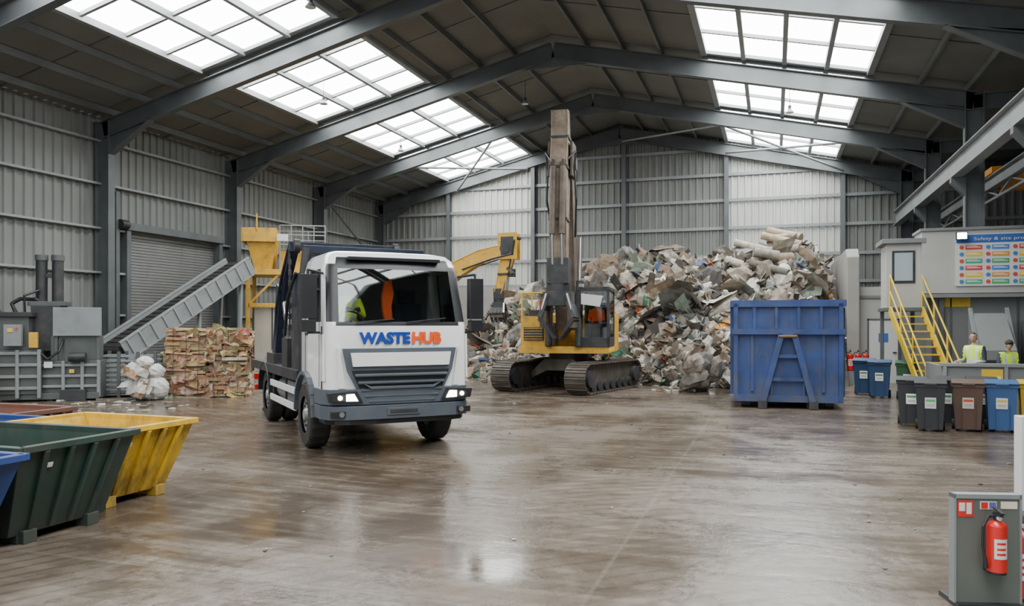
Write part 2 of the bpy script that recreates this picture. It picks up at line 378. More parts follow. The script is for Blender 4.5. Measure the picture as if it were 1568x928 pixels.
# roof
rf_ = MB('ceiling'); sk = MB('window_1'); skb = MB('trim_1'); pur = MB('trim_2')
def slab(x0, x1, y0, y1):
    vs = []
    for dz in (0, .12):
        for x, y in ((x0, y0), (x1, y0), (x1, y1), (x0, y1)): vs.append((x, y, roofZ(x) + dz))
    rf_.add(vs, [(0, 1, 2, 3), (4, 7, 6, 5), (0, 4, 5, 1), (1, 5, 6, 2), (2, 6, 7, 3), (3, 7, 4, 0)], m_roof)
SK = [(-16.2, -11.6, 3, 4), (-2.1, 2.7, 4, 3)]
xs_solid = [(XL, -16.2), (-11.6, XRID), (XRID, -2.1), (2.7, XR)]
for a, b_ in xs_solid: slab(a, b_, YF, YB + .1)
slab(XR, XA, YF, YB + .1)
GAP = .22
for x0, x1, nx, ny in SK:
    for y1, y0 in zip(frames, frames[1:] + [YF]):
        if y1 - y0 < 2: continue
        ya, yb = y0 + GAP, y1 - GAP
        slab(x0, x1, y1 - GAP, y1 + (GAP if y1 < 37 else .1))
        for i in range(nx):
            for j in range(ny):
                xa, xb = x0 + (x1 - x0) * i / nx, x0 + (x1 - x0) * (i + 1) / nx
                yc, yd = ya + (yb - ya) * j / ny, ya + (yb - ya) * (j + 1) / ny
                sk.add([(xa, yc, roofZ(xa) + .06), (xb, yc, roofZ(xb) + .06), (xb, yd, roofZ(xb) + .06), (xa, yd, roofZ(xa) + .06)], [(0, 1, 2, 3)], m_sky)
        for i in range(nx + 1):
            xx = x0 + (x1 - x0) * i / nx; wd = .13 if 0 < i < nx else .18
            skb.beam((xx, ya, roofZ(xx) - .05), (xx, yb, roofZ(xx) - .05), wd, .18, m_steel_l)
        for j in range(ny + 1):
            yy = ya + (yb - ya) * j / ny
            skb.beam((x0, yy, roofZ(x0) - .02), (x1, yy, roofZ(x1) - .02), .09 if 0 < j < ny else .16, .1, m_steel_l)
rf_.build(recalc=False); sk.build(recalc=False); skb.build()
x = XL + .7
while x < XR:
    if not any(a - .2 < x < b_ + .2 for a, b_, _, _ in SK) and abs(x - XRID) > .3:
        pur.beam((x, YF, roofZ(x) - .11), (x, YB - .15, roofZ(x) - .11), .07, .2, m_purlin)
    x += 1.25
for xx in (XR + 2, XR + 4, XR + 6, XR + 8): pur.beam((xx, YF, roofZ(xx) - .11), (xx, YB - .15, roofZ(xx) - .11), .07, .2, m_purlin)
for k in range(16):
    yy = YB - 3.1 * k - .2
    for a, b_ in xs_solid: pur.beam((a, yy, roofZ(a) - .01), (b_, yy, roofZ(b_) - .01), .05, .03, m_purlin)
pur.build()

# portal frames
pf = MB('portal_frame')
for Y in frames:
    Y_ = Y - .35 if Y > 37 else Y
    d = .55
    zr = RID - .22 - d / 2
    pf.ibeam((XL + .3, Y_, EL - .2 - d / 2), (XRID, Y_, zr), .24, d, m_steel)
    pf.ibeam((XRID, Y_, zr), (XR, Y_, ER - .22 - d / 2), .24, d, m_steel)
    pf.ibeam((XR, Y_, ER - .5), (XA - .1, Y_, ER - .5), .2, .45, m_steel)
    pf.ibeam((XL + .35, Y_, 0), (XL + .35, Y_, EL - .2), .26, .55, m_steel, up=(1, 0, 0))
    pf.ibeam((XR, Y_, 0), (XR, Y_, ER - .2), .26, .5, m_steel, up=(1, 0, 0))
    for sgn, xc_, e in ((1, XL + .6, EL), (-1, XR - .2, ER)):
        pf.prism([(xc_, e - 1.25), (xc_, e - .6), (xc_ + sgn * 1.7, roofZ(xc_ + sgn * 1.7) - .75)], 'y', Y_ - .015, Y_ + .015, m_steel)
        pf.beam((xc_, Y_, e - 1.25), (xc_ + sgn * 1.7, Y_, roofZ(xc_ + sgn * 1.7) - .77), .24, .03, m_steel)
    pf.prism([(XRID - 1.2, RID - 1.05), (XRID, RID - 1.05), (XRID + 1.2, RID - 1.05), (XRID, RID - .7)], 'y', Y_ - .015, Y_ + .015, m_steel)
pf.build()
gs = MB('gable_steelwork')
for x in cols[1:-1]:
    gs.ibeam((x, YB - .22, 0), (x, YB - .22, roofZ(x) - .3), .2, .28, m_steel, up=(0, 1, 0))
for z in (3.95, 5.2, 6.5, 7.8): gs.beam((XL + .3, YB - .12, z), (XA - .2, YB - .12, z), .06, .14, m_steel_l)
for z in (9.0, 10.2):
    xa = XRID - (RID - z - .3) / .237; xb = XRID + (RID - z - .3) / .227
    gs.beam((xa, YB - .12, z), (xb, YB - .12, z), .06, .14, m_steel_l)
gs.build()
gl = MB('side_rail')
for z in (2.3, 3.65, 5.05, 6.45, 7.8):
    if z < SHZ:
        gl.beam((XL + .15, YF, z), (XL + .15, SH0 - .1, z), .16, .07, m_steel_l); gl.beam((XL + .15, SH1 + .1, z), (XL + .15, YB - .2, z), .16, .07, m_steel_l)
    else: gl.beam((XL + .15, YF, z), (XL + .15, YB - .2, z), .16, .07, m_steel_l)
gl.build()
br = MB('roof_bracing')
br.tube([(XL + .5, 31.8, 8.0), (XL + .5, 37.4, 5.0)], .05, m_steel)
br.tube([(-15.5, 37.4, roofZ(-15.5) - .9), (-11.5, 31.8, roofZ(-11.5) - .7)], .05, m_steel_l)
br.tube([(-11.7, 37.4, roofZ(-11.7) - .9), (-15.6, 31.8, roofZ(-15.6) - .7)], .05, m_steel_l)
br.tube([(-6.9, 37.4, roofZ(-6.9) - .9), (-2.0, 31.8, roofZ(-2) - .75)], .05, m_steel_l)
br.tube([(-2.1, 37.4, roofZ(-2.1) - .7), (2.7, 31.8, roofZ(2.7) - .7)], .05, m_steel_l)
br.tube([(2.9, 37.4, roofZ(2.9) - .7), (-2.1, 31.8, roofZ(-2.1) - .7)], .05, m_steel_l)
br.build()

# roller shutter
sh = MB('door_1')
z = 0
while z < SHZ - .3:
    sh.box((XL - .02, (SH0 + SH1) / 2, z + .05), (.05, SH1 - SH0, .085), m_shut); sh.box((XL - .035, (SH0 + SH1) / 2, z + .1), (.03, SH1 - SH0, .03), m_dark); z += .1
sh.bb(XL - .05, XL + .3, SH0 - .15, SH0 + .03, 0, SHZ, m_steel); sh.bb(XL - .05, XL + .3, SH1 - .03, SH1 + .15, 0, SHZ, m_steel)
sh.bb(XL + .02, XL + .35, SH0 - .2, SH1 + .2, SHZ - .2, SHZ + .05, m_steel)
sh.cyl((XL + .35, SH0 - .5, SHZ - .05), (XL + .35, SH0 - .2, SHZ - .05), .16, m_dark)
sh.bb(XL + .1, XL + .3, SH0 - .6, SH0 - .45, 0, SHZ + 1.0, m_steel)
sh.build(bevel=.006)

# crane runway + crane
cr = MB('crane_runway')
cr.ibeam((5.0, YF, 6.55), (5.0, YB - .6, 6.55), .3, .6, m_steel_l)
cr.beam((5.0, YF, 6.89), (5.0, YB - .6, 6.89), .06, .08, m_dark)
for Y in frames[1:]:
    cr.prism([(5.2, 5.7), (5.2, 6.25), (4.85, 6.25), (4.85, 6.1)], 'y', Y - .12, Y + .12, m_steel)
cr.ibeam((6.35, YF, 6.35), (6.35, YB - .6, 6.35), .22, .4, m_steel_l)
for k in range(13): cr.beam((6.35, 2 + 2.6 * k, 6.15), (6.35, 3.3 + 2.6 * k, 5.85), .05, .05, m_steel_l); cr.beam((6.35, 3.3 + 2.6 * k, 5.85), (6.35, 4.6 + 2.6 * k, 6.15), .05, .05, m_steel_l)
cr.beam((6.35, 2, 5.83), (6.35, 37, 5.83), .07, .07, m_steel_l)
cr.build()
cr = MB('overhead_crane')
cr.bb(6.6, 16.4, 27.6, 28.0, 6.15, 6.65, m_orange); cr.bb(6.2, 6.7, 26.9, 28.7, 6.56, 6.75, m_orange); cr.bb(9, 10, 27.3, 28.3, 6.65, 7.05, m_dark)
cr.cyl((9.5, 27.8, 6.2), (9.5, 27.8, 5.3), .02, m_dark); cr.box((9.5, 27.8, 5.2), (.3, .2, .35), m_yel2)
cr.build(bevel=.01)

for i, (x, y) in enumerate([(-14.0, 22.4), (-11.0, 17.0), (-9, 28.5), (0.5, 28), (-14.5, 29)]):
    l = MB('high_bay_lamp'); z = roofZ(x) - .05
    l.cyl((0, 0, 0), (0, 0, -.6), .01, m_dark, n=6); l.cyl((0, 0, -.6), (0, 0, -.72), .05, m_dark); l.cyl((0, 0, -.72), (0, 0, -.84), .06, m_steel_l, .14)
    l.cyl((0, 0, -.84), (0, 0, -.85), .12, m_white); l.build((x, y, z))

# ------------------------------------------------------------------ persons
def person(name, loc, rz, pose='stand', top=None, bands=True, s=1., parent=None, arms=None, turn=0., cap=None, lean=0.):
    top = top or m_hv
    if pose == 'stand':
        J = dict(pel=(0, 0, .95), sp=(0, .0 - lean * .4, 1.13), ch=(0, -lean, 1.33), nb=(0, .01 - lean * 1.3, 1.46), nt=(0, -.015 - lean * 1.5, 1.55),
                 hl=(-.10, 0, .88), hr=(.10, 0, .88), kl=(-.12, -.03, .49), kr=(.12, -.01, .49), al=(-.12, .02, .09), ar=(.13, .03, .09), tl=(-.14, -.15, .045), tr=(.16, -.14, .045))
    else:
        J = dict(pel=(0, 0, .12), sp=(0, .03, .30), ch=(0, .02, .50), nb=(0, .02, .64), nt=(0, -.01, .73),
                 hl=(-.10, -.08, .10), hr=(.10, -.08, .10), kl=(-.14, -.48, .14), kr=(.14, -.48, .14), al=(-.14, -.60, -.28), ar=(.14, -.60, -.28), tl=(-.14, -.78, -.32), tr=(.14, -.78, -.32))
    ch = J['ch']
    sl = (-.19, ch[1], ch[2] + .08); sr = (.19, ch[1], ch[2] + .08)
    if arms is None: arms = [((-.27, .02, -.20), (-.26, -.10, -.42)), ((.27, .02, -.20), (.26, -.10, -.42))]
    el = tuple(ch[i] + arms[0][0][i] for i in range(3)); wl = tuple(ch[i] + arms[0][1][i] for i in range(3))
    er = tuple(ch[i] + arms[1][0][i] for i in range(3)); wr = tuple(ch[i] + arms[1][1][i] for i in range(3))
    verts = [J['pel'], J['sp'], ch, J['nb'], J['nt'], sl, el, wl, sr, er, wr, J['hl'], J['kl'], J['al'], J['tl'], J['hr'], J['kr'], J['ar'], J['tr']]
    rad = [(.155, .12), (.15, .115), (.175, .125), (.085, .075), (.052, .055), (.08, .075), (.056, .054), (.036, .032), (.08, .075), (.056, .054), (.036, .032),
           (.105, .10), (.072, .07), (.052, .055), (.045, .035), (.105, .10), (.072, .07), (.052, .055), (.045, .035)]
    edges = [(0, 1), (1, 2), (2, 3), (3, 4), (2, 5), (5, 6), (6, 7), (2, 8), (8, 9), (9, 10), (0, 11), (11, 12), (12, 13), (13, 14), (0, 15), (15, 16), (16, 17), (17, 18)]
    me = bpy.data.meshes.new('b'); me.from_pydata(verts, edges, [])
    ob = bpy.data.objects.new('b', me); bpy.context.collection.objects.link(ob)
    md = ob.modifiers.new('s', 'SKIN'); md.use_smooth_shade = True
    for i, r in enumerate(rad): me.skin_vertices[0].data[i].radius = r
    me.skin_vertices[0].data[0].use_root = True
    ss = ob.modifiers.new('ss', 'SUBSURF'); ss.levels = 2
    bpy.context.view_layer.update(); dg = bpy.context.evaluated_depsgraph_get()
    m2 = bpy.data.meshes.new_from_object(ob.evaluated_get(dg)); bpy.data.objects.remove(ob)
    mb = MB(name)
    pz = J['pel'][2]; vs = [v.co.copy() for v in m2.vertices]; fs = []; mt = []
    for p in m2.polygons:
        c = p.center; fs.append(tuple(p.vertices))
        if c.z > J['nb'][2] + .02 and abs(c.x) < .12: k = m_skin
        elif min((c - Vector(wl)).length, (c - Vector(wr)).length) < .035: k = m_skin
        elif min((c - Vector(J['tl'])).length, (c - Vector(J['tr'])).length, (c - Vector(J['al'])).length, (c - Vector(J['ar'])).length) < .13: k = m_blk
        elif pose == 'stand' and c.z < pz - .06 and abs(c.x) < .24: k = m_cloth
        elif pose != 'stand' and c.y < -.1 and c.z < .26: k = m_cloth
        elif bands and (abs(c.z - (pz + .17)) < .028 or (abs(abs(c.x) - .09) < .03 and c.z > pz + .17 and c.z < J['nb'][2])): k = m_band
        elif pose == 'stand' and abs(c.x) > .215: k = m_cloth if bands else top
        else: k = top
        mt.append(k)
    mb.add(vs, fs, mt, True)
    hc = Vector(J['nt']) + Vector((0, -.015, .10)); Rz = Matrix.Rotation(turn, 3, 'Z')
    n, kk = 20, 14; hv = []; hf = []; hm = []
    for j in range(kk + 1):
        th = pi * j / kk
        for i in range(n):
            a = 2 * pi * i / n - pi / 2
            x, y, zz = sin(th) * cos(a), sin(th) * sin(a), cos(th)
            wx = .074 * (1 - .28 * max(0, -zz) ** 1.5); wy = .094 * (1 - .15 * max(0, -zz))
            px, py, pz_ = x * wx, y * wy, zz * .118
            if y < -.75 and -.35 < zz < .12 and abs(x) < .22: py -= .022 * (1 - (zz + .12) ** 2 * 6)
            if y < -.6 and abs(zz + .78) < .18: py -= .012
            hv.append(Rz @ Vector((px, py, pz_)) + hc)
    for j in range(kk):
        for i in range(n):
            hf.append((j * n + i, (j + 1) * n + i, (j + 1) * n + (i + 1) % n, j * n + (i + 1) % n))
            a = 2 * pi * (i + .5) / n - pi / 2; zz = cos(pi * (j + .5) / kk); y = sin(a)
            hm.append(m_hair if (zz > .55 or (y > -.35 and zz > -.35)) else m_skin)
    mb.add(hv, hf, hm, True)
    def hp(x, y, z): return tuple(Rz @ Vector((x, y, z)) + hc)
    for sg in (-1, 1):
        mb.ball(hp(sg * .03, -.083, .012), (.012, .008, .007), m_white, 8, 6); mb.ball(hp(sg * .03, -.090, .012), (.006, .004, .006), m_blk, 8, 6)
        mb.ball(hp(sg * .076, .0, -.005), (.010, .020, .032), m_skin, 8, 6)
        mb.box(hp(sg * .03, -.088, .034), (.034, .01, .007), m_hair)
    mb.box(hp(0, -.083, -.058), (.042, .012, .009), M('lips', (.42, .17, .14), .5) if 'lips' not in bpy.data.materials else bpy.data.materials['lips'])
    if cap:
        mb.ball(hp(0, 0, .045), (.09, .108, .09), cap, 16, 10); mb.box(hp(0, -.12, .055), (.12, .09, .012), cap)
    for wpt, ept, sg in ((wl, el, -1), (wr, er, 1)):
        wv = Vector(wpt); d = (wv - Vector(ept)).normalized(); side = Vector((sg, 0, 0)); side = (side - d * side.dot(d)).normalized(); nrm = d.cross(side).normalized()
        if nrm.z > 0: nrm = -nrm
        mb.beam(wv, wv + d * .09, .055, .032, m_skin, up=tuple(nrm), w1=.08, h1=.028)
        for q, (o, ln) in enumerate(((-.03, .066), (-.01, .078), (.01, .073), (.03, .056))):
            p0 = wv + d * .085 + side * o; p1 = p0 + d * ln * .5 + nrm * .008; p2 = p1 + d * ln * .33 + nrm * .022; p3 = p2 + d * ln * .15 + nrm * .024
            mb.tube([p0, p1, p2, p3], .0088, m_skin, 6)
        p0 = wv + d * .03 - side * .028; mb.tube([p0, p0 + d * .035 - side * .03, p0 + d * .07 - side * .035 + nrm * .015], .0105, m_skin, 6)
    if s != 1.: mb.v = [(a * s, b_ * s, c * s) for a, b_, c in mb.v]
    return mb.build(loc, rz, parent, recalc=False)

# ------------------------------------------------------------------ skip truck
tr = empty('skip_truck', (-5.45, 10.9, 0), radians(45))
cab = MB('cab')
rows = [1.0, 1.2, 1.45, 1.66, 1.98, 2.04, 2.3, 2.6, 2.86, 2.93, 3.04, 3.12, 3.17]
yFt = [(1.0, .0), (1.98, .02), (2.04, .04), (2.86, .28), (2.93, .31), (3.04, .37), (3.12, .5), (3.17, .75)]
hwt = [(1.0, 1.15), (2.0, 1.15), (2.86, 1.10), (3.04, 1.05), (3.12, .98), (3.17, .82)]
FX = [-.86, -.82, -.6, -.4, -.2, 0, .2, .4, .6, .82, .86]; SF = [0, .06, .12, .62, .68, 1]
def ring(z):
    yf, hw = interp(yFt, z), interp(hwt, z); P = []; T = []
    for i, fx in enumerate(FX): P.append((fx * hw, yf + .06 * fx * fx, z)); T.append(('F', i))
    r = hw * .14; cy = yf + .045 + r
    for k in range(1, 5):
        a = -pi / 2 + pi / 2 * k / 5; P.append((hw - r + r * cos(a), cy + r * sin(a), z)); T.append(('C', k))
    for i, f in enumerate(SF): P.append((hw, cy + (1.75 - cy) * f, z)); T.append(('S', i))
    for i, f in enumerate(reversed(SF)): P.append((-hw, cy + (1.75 - cy) * f, z)); T.append(('S', -(len(SF) - 1 - i) - 1))
    for k in range(4, 0, -1):
        a = -pi / 2 + pi / 2 * k / 5; P.append((-(hw - r + r * cos(a)), cy + r * sin(a), z)); T.append(('C', k))
    return P, T
vs = []
for z in rows:
    P, T = ring(z); vs += P
n = len(T); fs = []; mt = []
for j in range(len(rows) - 1):
    zc = (rows[j] + rows[j + 1]) / 2
    for i in range(n):
        a, b_ = T[i], T[(i + 1) % n]
        k = m_cabw
        front = a[0] == 'F' and b_[0] == 'F'
        if front:
            if 2.04 < zc < 2.86: k = m_blk if a[1] in (0, 9) else m_glass
            elif 1.98 < zc < 2.04 or 2.86 < zc < 3.04: k = m_blk
        elif 2.04 < zc < 2.93 and (a[0] == 'C' or b_[0] == 'C') and (a[1] in (1, 2, 0, 10) or b_[1] in (1, 2, 10, 0)) and not (a[0] == 'S' or b_[0] == 'S'): k = m_blk
        if a[0] == 'S' and b_[0] == 'S' and 2.04 < zc < 2.86:
            ia = a[1] if a[1] >= 0 else -a[1] - 1; ib = b_[1] if b_[1] >= 0 else -b_[1] - 1
            if tuple(sorted((ia, ib))) == (2, 3): k = m_glass
            elif tuple(sorted((ia, ib))) in ((1, 2), (3, 4)): k = m_blk
        fs.append((j * n + i, j * n + (i + 1) % n, (j + 1) * n + (i + 1) % n, (j + 1) * n + i)); mt.append(k)
cab.add(vs, fs, mt, True)
cab.add(ring(3.17)[0], [tuple(range(n))], m_cabw); cab.add(ring(1.0)[0], [tuple(range(n))[::-1]], m_blk)
cab.build(parent=tr)
ci = MB('cab_interior')
ci.bb(-1.04, 1.04, 1.66, 1.72, 1.02, 3.0, m_steel); ci.bb(-1.03, 1.03, .75, 1.7, 3.0, 3.03, m_steel_l); ci.bb(-1.1, 1.1, .12, 1.7, 1.04, 1.08, m_dark)
ci.prism([(.12, 1.5), (.12, 1.99), (.5, 2.04), (.62, 1.9), (.62, 1.5)], 'x', -1.05, 1.05, m_blk)
for x in (-.6, .6):
    ci.box((x, 1.2, 1.62), (.5, .5, .16), m_cloth); ci.box((x, 1.45, 2.0), (.48, .14, .7), m_cloth, r=(-.12, 0, 0)); ci.box((x, 1.5, 2.48), (.28, .1, .22), m_cloth)
    ci.bb(x - .2, x + .2, 1.0, 1.4, 1.08, 1.54, m_blk)
for i in range(20):
    a, a2 = 2 * pi * i / 20, 2 * pi * (i + 1) / 20
    pt = lambda t: (-.6 + .22 * cos(t), .66 + .1 * sin(t), 2.02 + .19 * sin(t))
    ci.cyl(pt(a), pt(a2), .016, m_blk, n=6)
ci.beam((-.6, .5, 1.9), (-.6, .66, 2.02), .05, .05, m_blk)
ci.prism([(-.02, 2.70), (.08, 2.72), (.12, 2.5), (.08, 2.3), (.10, 2.10), (-.03, 2.08), (-.06, 2.25), (-.07, 2.45)], 'y', .72, .80, m_hvo)
ci.cyl((.03, .76, 2.7), (.03, .76, 3.0), .01, m_dark, n=6)
ci.build(parent=tr)
person('driver', (-.58, .98, 1.80), 0, 'sit', m_hv, parent=tr, s=1.0, arms=[((-.24, -.12, -.18), (-.13, -.26, -.08)), ((.24, -.12, -.18), (.13, -.26, -.08))])
ft = MB('cab_front_parts')
ft.prism([(-.90, 1.64), (.90, 1.64), (.83, 1.3), (.68, 1.0), (.52, .78), (-.52, .78), (-.68, 1.0), (-.83, 1.3)], 'y', -.045, .08, m_bump)
ft.prism([(-.78, 1.31), (.78, 1.31), (.64, 1.0), (.48, .82), (-.48, .82), (-.64, 1.0), (-.78, 1.31)], 'y', -.055, -.03, m_blk)
ft.prism([(-.80, 1.575), (.80, 1.575), (.765, 1.37), (-.765, 1.37)], 'y', -.085, -.02, m_cabw)
for k, z in enumerate((1.24, 1.13, 1.02, .93, .85)):
    hwk = interp([(.75, .46), (1.0, .63), (1.3, .76)], z); ft.box((0, -.075, z), (2 * hwk, .07, .026), m_bump, r=(.35, 0, 0))
def bumper(z0, z1, fy, hw, mat, cut=0):
    pl = [(-hw, .62), (-hw, .22), (-hw + .1, fy + .12), (-hw + .32, fy + .03), (-.4, fy), (.4, fy), (hw - .32, fy + .03), (hw - .1, fy + .12), (hw, .22), (hw, .62), (hw - .15, .62), (hw - .15, .3), (-hw + .15, .3), (-hw + .15, .62)]
    ft.prism(pl, 'z', z0, z1, mat)
bumper(.80, 1.03, -.10, 1.19, m_bump); bumper(.58, .785, -.14, 1.19, m_bump); bumper(.50, .57, -.08, 1.12, m_blk)
ft.prism([(-.5, 1.03), (.5, 1.03), (.62, 1.12), (.5, 1.07), (-.5, 1.07), (-.62, 1.12)], 'y', -.13, -.05, m_bump)
ft.box((0, -.15, .69), (.52, .02, .11), m_bump); ft.box((0, -.15, .69), (.44, .03, .06), m_dark)
for sg in (-1, 1):
    ft.prism([(sg * .62, .83), (sg * 1.12, .85), (sg * 1.15, .99), (sg * .72, 1.01)], 'y', -.115, .0, m_blk)
    ft.prism([(sg * .70, .86), (sg * .88, .865), (sg * .88, .965), (sg * .76, .97)], 'y', -.13, -.10, m_lamp)
    ft.prism([(sg * .90, .865), (sg * 1.07, .875), (sg * 1.09, .955), (sg * .90, .965)], 'y', -.115, -.06, m_chrome); ft.cyl((sg * .97, -.11, .915), (sg * .97, -.125, .915), .035, m_lamp)
    ft.box((sg * 1.0, -.10, .67), (.22, .06, .09), m_blk); ft.cyl((sg * .95, -.12, .67), (sg * .95, -.145, .67), .04, m_chrome)
    ft.prism([(sg * .95, 1.66), (sg * .985, 1.66), (sg * .96, 1.04), (sg * .86, 1.04)], 'y', -.01, .06, m_cabw)
    ft.beam((sg * 1.155, .17, 1.15), (sg * 1.155, .20, 1.85), .03, .10, m_cabw, up=(0, 1, 0))
    ft.box((sg * 1.155, .26, 1.5), (.02, .03, .95), m_blk)
    ft.box((sg * 1.36, .25, 2.42), (.23, .15, .66), m_blk); ft.box((sg * 1.36, .25, 1.98), (.21, .14, .18), m_blk)
    ft.box((sg * 1.36, .33, 2.40), (.16, .01, .5), m_chrome)
    ft.tube([(sg * 1.10, .42, 2.78), (sg * 1.36, .26, 2.82), (sg * 1.36, .26, 2.6)], .02, m_blk); ft.tube([(sg * 1.14, .40, 1.88), (sg * 1.36, .26, 1.88)], .02, m_blk)
    ft.box((sg * 1.155, 1.35, 1.85), (.02, .18, .04), m_blk); ft.box((sg * 1.152, .45, 1.55), (.008, .015, 1.0), m_dark); ft.box((sg * 1.152, 1.45, 1.9), (.008, .015, 1.7), m_dark)
    ft.box((sg * 1.06, .50, .66), (.22, .26, .04), m_dark); ft.box((sg * 1.06, .50, .9), (.2, .26, .04), m_dark); ft.box((sg * .98, .50, .75), (.05, .26, .5), m_bump)
    prv = None
    for k in range(13):
        a = pi * (.0 + k / 12); p = (sg * 1.04, 1.33 - .68 * cos(a), .56 + .66 * sin(a))
        if prv: ft.beam(prv, p, .38, .06, m_bump, up=(0, 0, 1) if abs(p[1] - prv[1]) > abs(p[2] - prv[2]) else (0, 1, 0))
        prv = p
ft.beam((-.7, -.0, 2.03), (-.1, .02, 2.08), .02, .02, m_blk); ft.beam((.1, -.0, 2.03), (.75, .03, 2.10), .02, .02, m_blk)
ft.box((0, .33, 3.02), (1.5, .12, .05), m_blk)
ft.build(parent=tr, bevel=.008)
m_txb = M('livery_blue', (.01, .05, .32), .35); m_txo = M('livery_orange', (.85, .10, .01), .35)
text('livery_text_waste', 'WASTE', .25, m_txb, tr, (-.245, -.006, 1.715), width=.80, height=.185, extrude=.01, bold=.012, curve=.06)
text('livery_text_hub', 'HUB', .25, m_txo, tr, (.42, -.006, 1.715), width=.49, height=.185, extrude=.01, bold=.012, curve=.06)
chs = MB('chassis')
for x in (-.42, .42): chs.beam((x, .3, .85), (x, 7.3, .85), .09, .26, m_dark)
for y in (.9, 2.2, 3.5, 4.8, 6.2, 7.2): chs.beam((-.42, y, .85), (.42, y, .85), .1, .2, m_dark)
chs.cyl((-1., 1.33, .54), (1., 1.33, .54), .08, m_dark); chs.cyl((-1., 5.35, .54), (1., 5.35, .54), .11, m_dark); chs.ball((0, 5.35, .54), (.26, .24, .26), m_dark)
chs.bb(-1.12, 1.12, 1.95, 7.1, 1.06, 1.18, m_navy)
for sg in (-1, 1):
    chs.bb(sg * 1.02, sg * 1.2, 1.95, 7.1, 1.04, 1.22, m_dark)
    chs.bb(sg * .62, sg * 1.15, 2.25, 3.0, .52, 1.0, m_bump)
    chs.cyl((sg * .86, 3.1, .76), (sg * .86, 4.3, .76), .25, m_steel_l, n=20)
    chs.beam((sg * 1.18, 2.1, .58), (sg * 1.18, 4.55, .58), .04, .12, m_white); chs.beam((sg * 1.18, 2.1, .86), (sg * 1.18, 4.55, .86), .04, .12, m_white)
    for y in (2.15, 3.1, 4.4): chs.beam((sg * 1.15, y, .5), (sg * 1.15, y, 1.06), .04, .05, m_dark)
    prv = None
    for k in range(11):
        a = pi * (k / 10); p = (sg * .93, 5.35 - .66 * cos(a), .60 + .62 * sin(a))
        if prv: chs.beam(prv, p, .56, .03, m_blk, up=(0, 0, 1) if abs(p[1] - prv[1]) > abs(p[2] - prv[2]) else (0, 1, 0))
        prv = p
    chs.box((sg * .9, 7.35, .8), (.4, .06, .14), m_red)
    chs.beam((sg * .8, 6.9, .6), (sg * .8, 7.0, .12), .14, .14, m_dark); chs.box((sg * .8, 7.0, .06), (.3, .3, .08), m_dark)
    chs.bb(sg * .72, sg * 1.12, 2.15, 2.75, 1.2, 2.3, m_dark); chs.bb(sg * .8, sg * 1.1, 2.2, 2.6, 2.3, 2.9, m_navy)
    chs.cyl((sg * 1.0, 2.95, 1.2), (sg * 1.0, 2.95, 2.8), .09, m_dark)
    chs.bb(sg * .85, sg * 1.16, 3.0, 3.5, 1.2, 1.75, m_dark); chs.tube([(sg * 1.12, 2.4, 2.9), (sg * 1.18, 2.8, 2.5), (sg * 1.16, 3.2, 1.8)], .03, m_blk)
chs.bb(-1.1, 1.1, 7.2, 7.3, .5, .62, m_red)
for x in (-1.02, 1.02): chs.beam((x, 2.0, 1.1), (x, 2.0, 3.28), .12, .12, m_navy)
chs.beam((-1.08, 2.0, 3.28), (1.08, 2.0, 3.28), .14, .14, m_navy); chs.bb(-.96, .96, 1.96, 2.02, 1.9, 3.2, m_navy)
for z in (1.5, 1.75): chs.beam((-1, 2.0, z), (1, 2.0, z), .06, .06, m_navy)
chs.tube([(-1.1, 1.88, 1.1), (-1.14, 1.86, 2.5), (-1.04, 1.88, 3.3)], .07, m_dark)
chs.bb(-1.15, -.85, 1.8, 1.94, 1.1, 2.4, m_dark)
chs.build(parent=tr, bevel=.008)
ar = MB('loader_arms')
for sg in (-1, 1):
    x = sg * 1.0
    ar.beam((x, 4.75, 1.2), (x, 4.2, 2.75), .22, .34, m_navy); ar.beam((x, 4.22, 2.65), (x, 3.2, 3.45), .16, .24, m_navy); ar.beam((x, 4.35, 2.2), (x, 3.7, 3.05), .12, .2, m_navy)
    ar.cyl((x, 4.75, 1.3), (x * .8, 4.75, 1.3), .16, m_dark); ar.box((x, 4.8, 1.3), (.32, .8, .26), m_dark)
    ar.cyl((x, 3.45, 1.3), (x, 3.75, 1.9), .10, m_dark); ar.cyl((x, 3.75, 1.9), (x, 4.15, 2.55), .055, m_chrome)
    ar.cyl((x, 3.2, 3.45), (x * .9, 3.2, 3.45), .13, m_dark)
    ar.tube([(x * 1.08, 4.6, 1.5), (x * 1.13, 4.3, 2.3), (x * 1.1, 3.9, 2.9), (x * 1.08, 3.3, 3.4)], .025, m_blk)
    for k in range(16):
        z = 3.35 - .1 * k; ar.box((x * 1.07, 3.2 + .02 * (k % 2), z), (.03 if k % 2 else .06, .06 if k % 2 else .03, .11), m_dark)
ar.beam((-.98, 3.22, 3.45), (.98, 3.22, 3.45), .16, .16, m_navy)
ar.build(parent=tr, bevel=.01)
ws = MB('wheels')
for sg in (-1, 1):
    ws.wheel((sg * 1.03, 1.33, .54), .54, .33, m_steel_l); ws.wheel((sg * 1.0, 5.35, .54), .54, .28, m_steel_l); ws.wheel((sg * .68, 5.35, .54), .54, .28, m_steel_l)
ws.build(parent=tr)

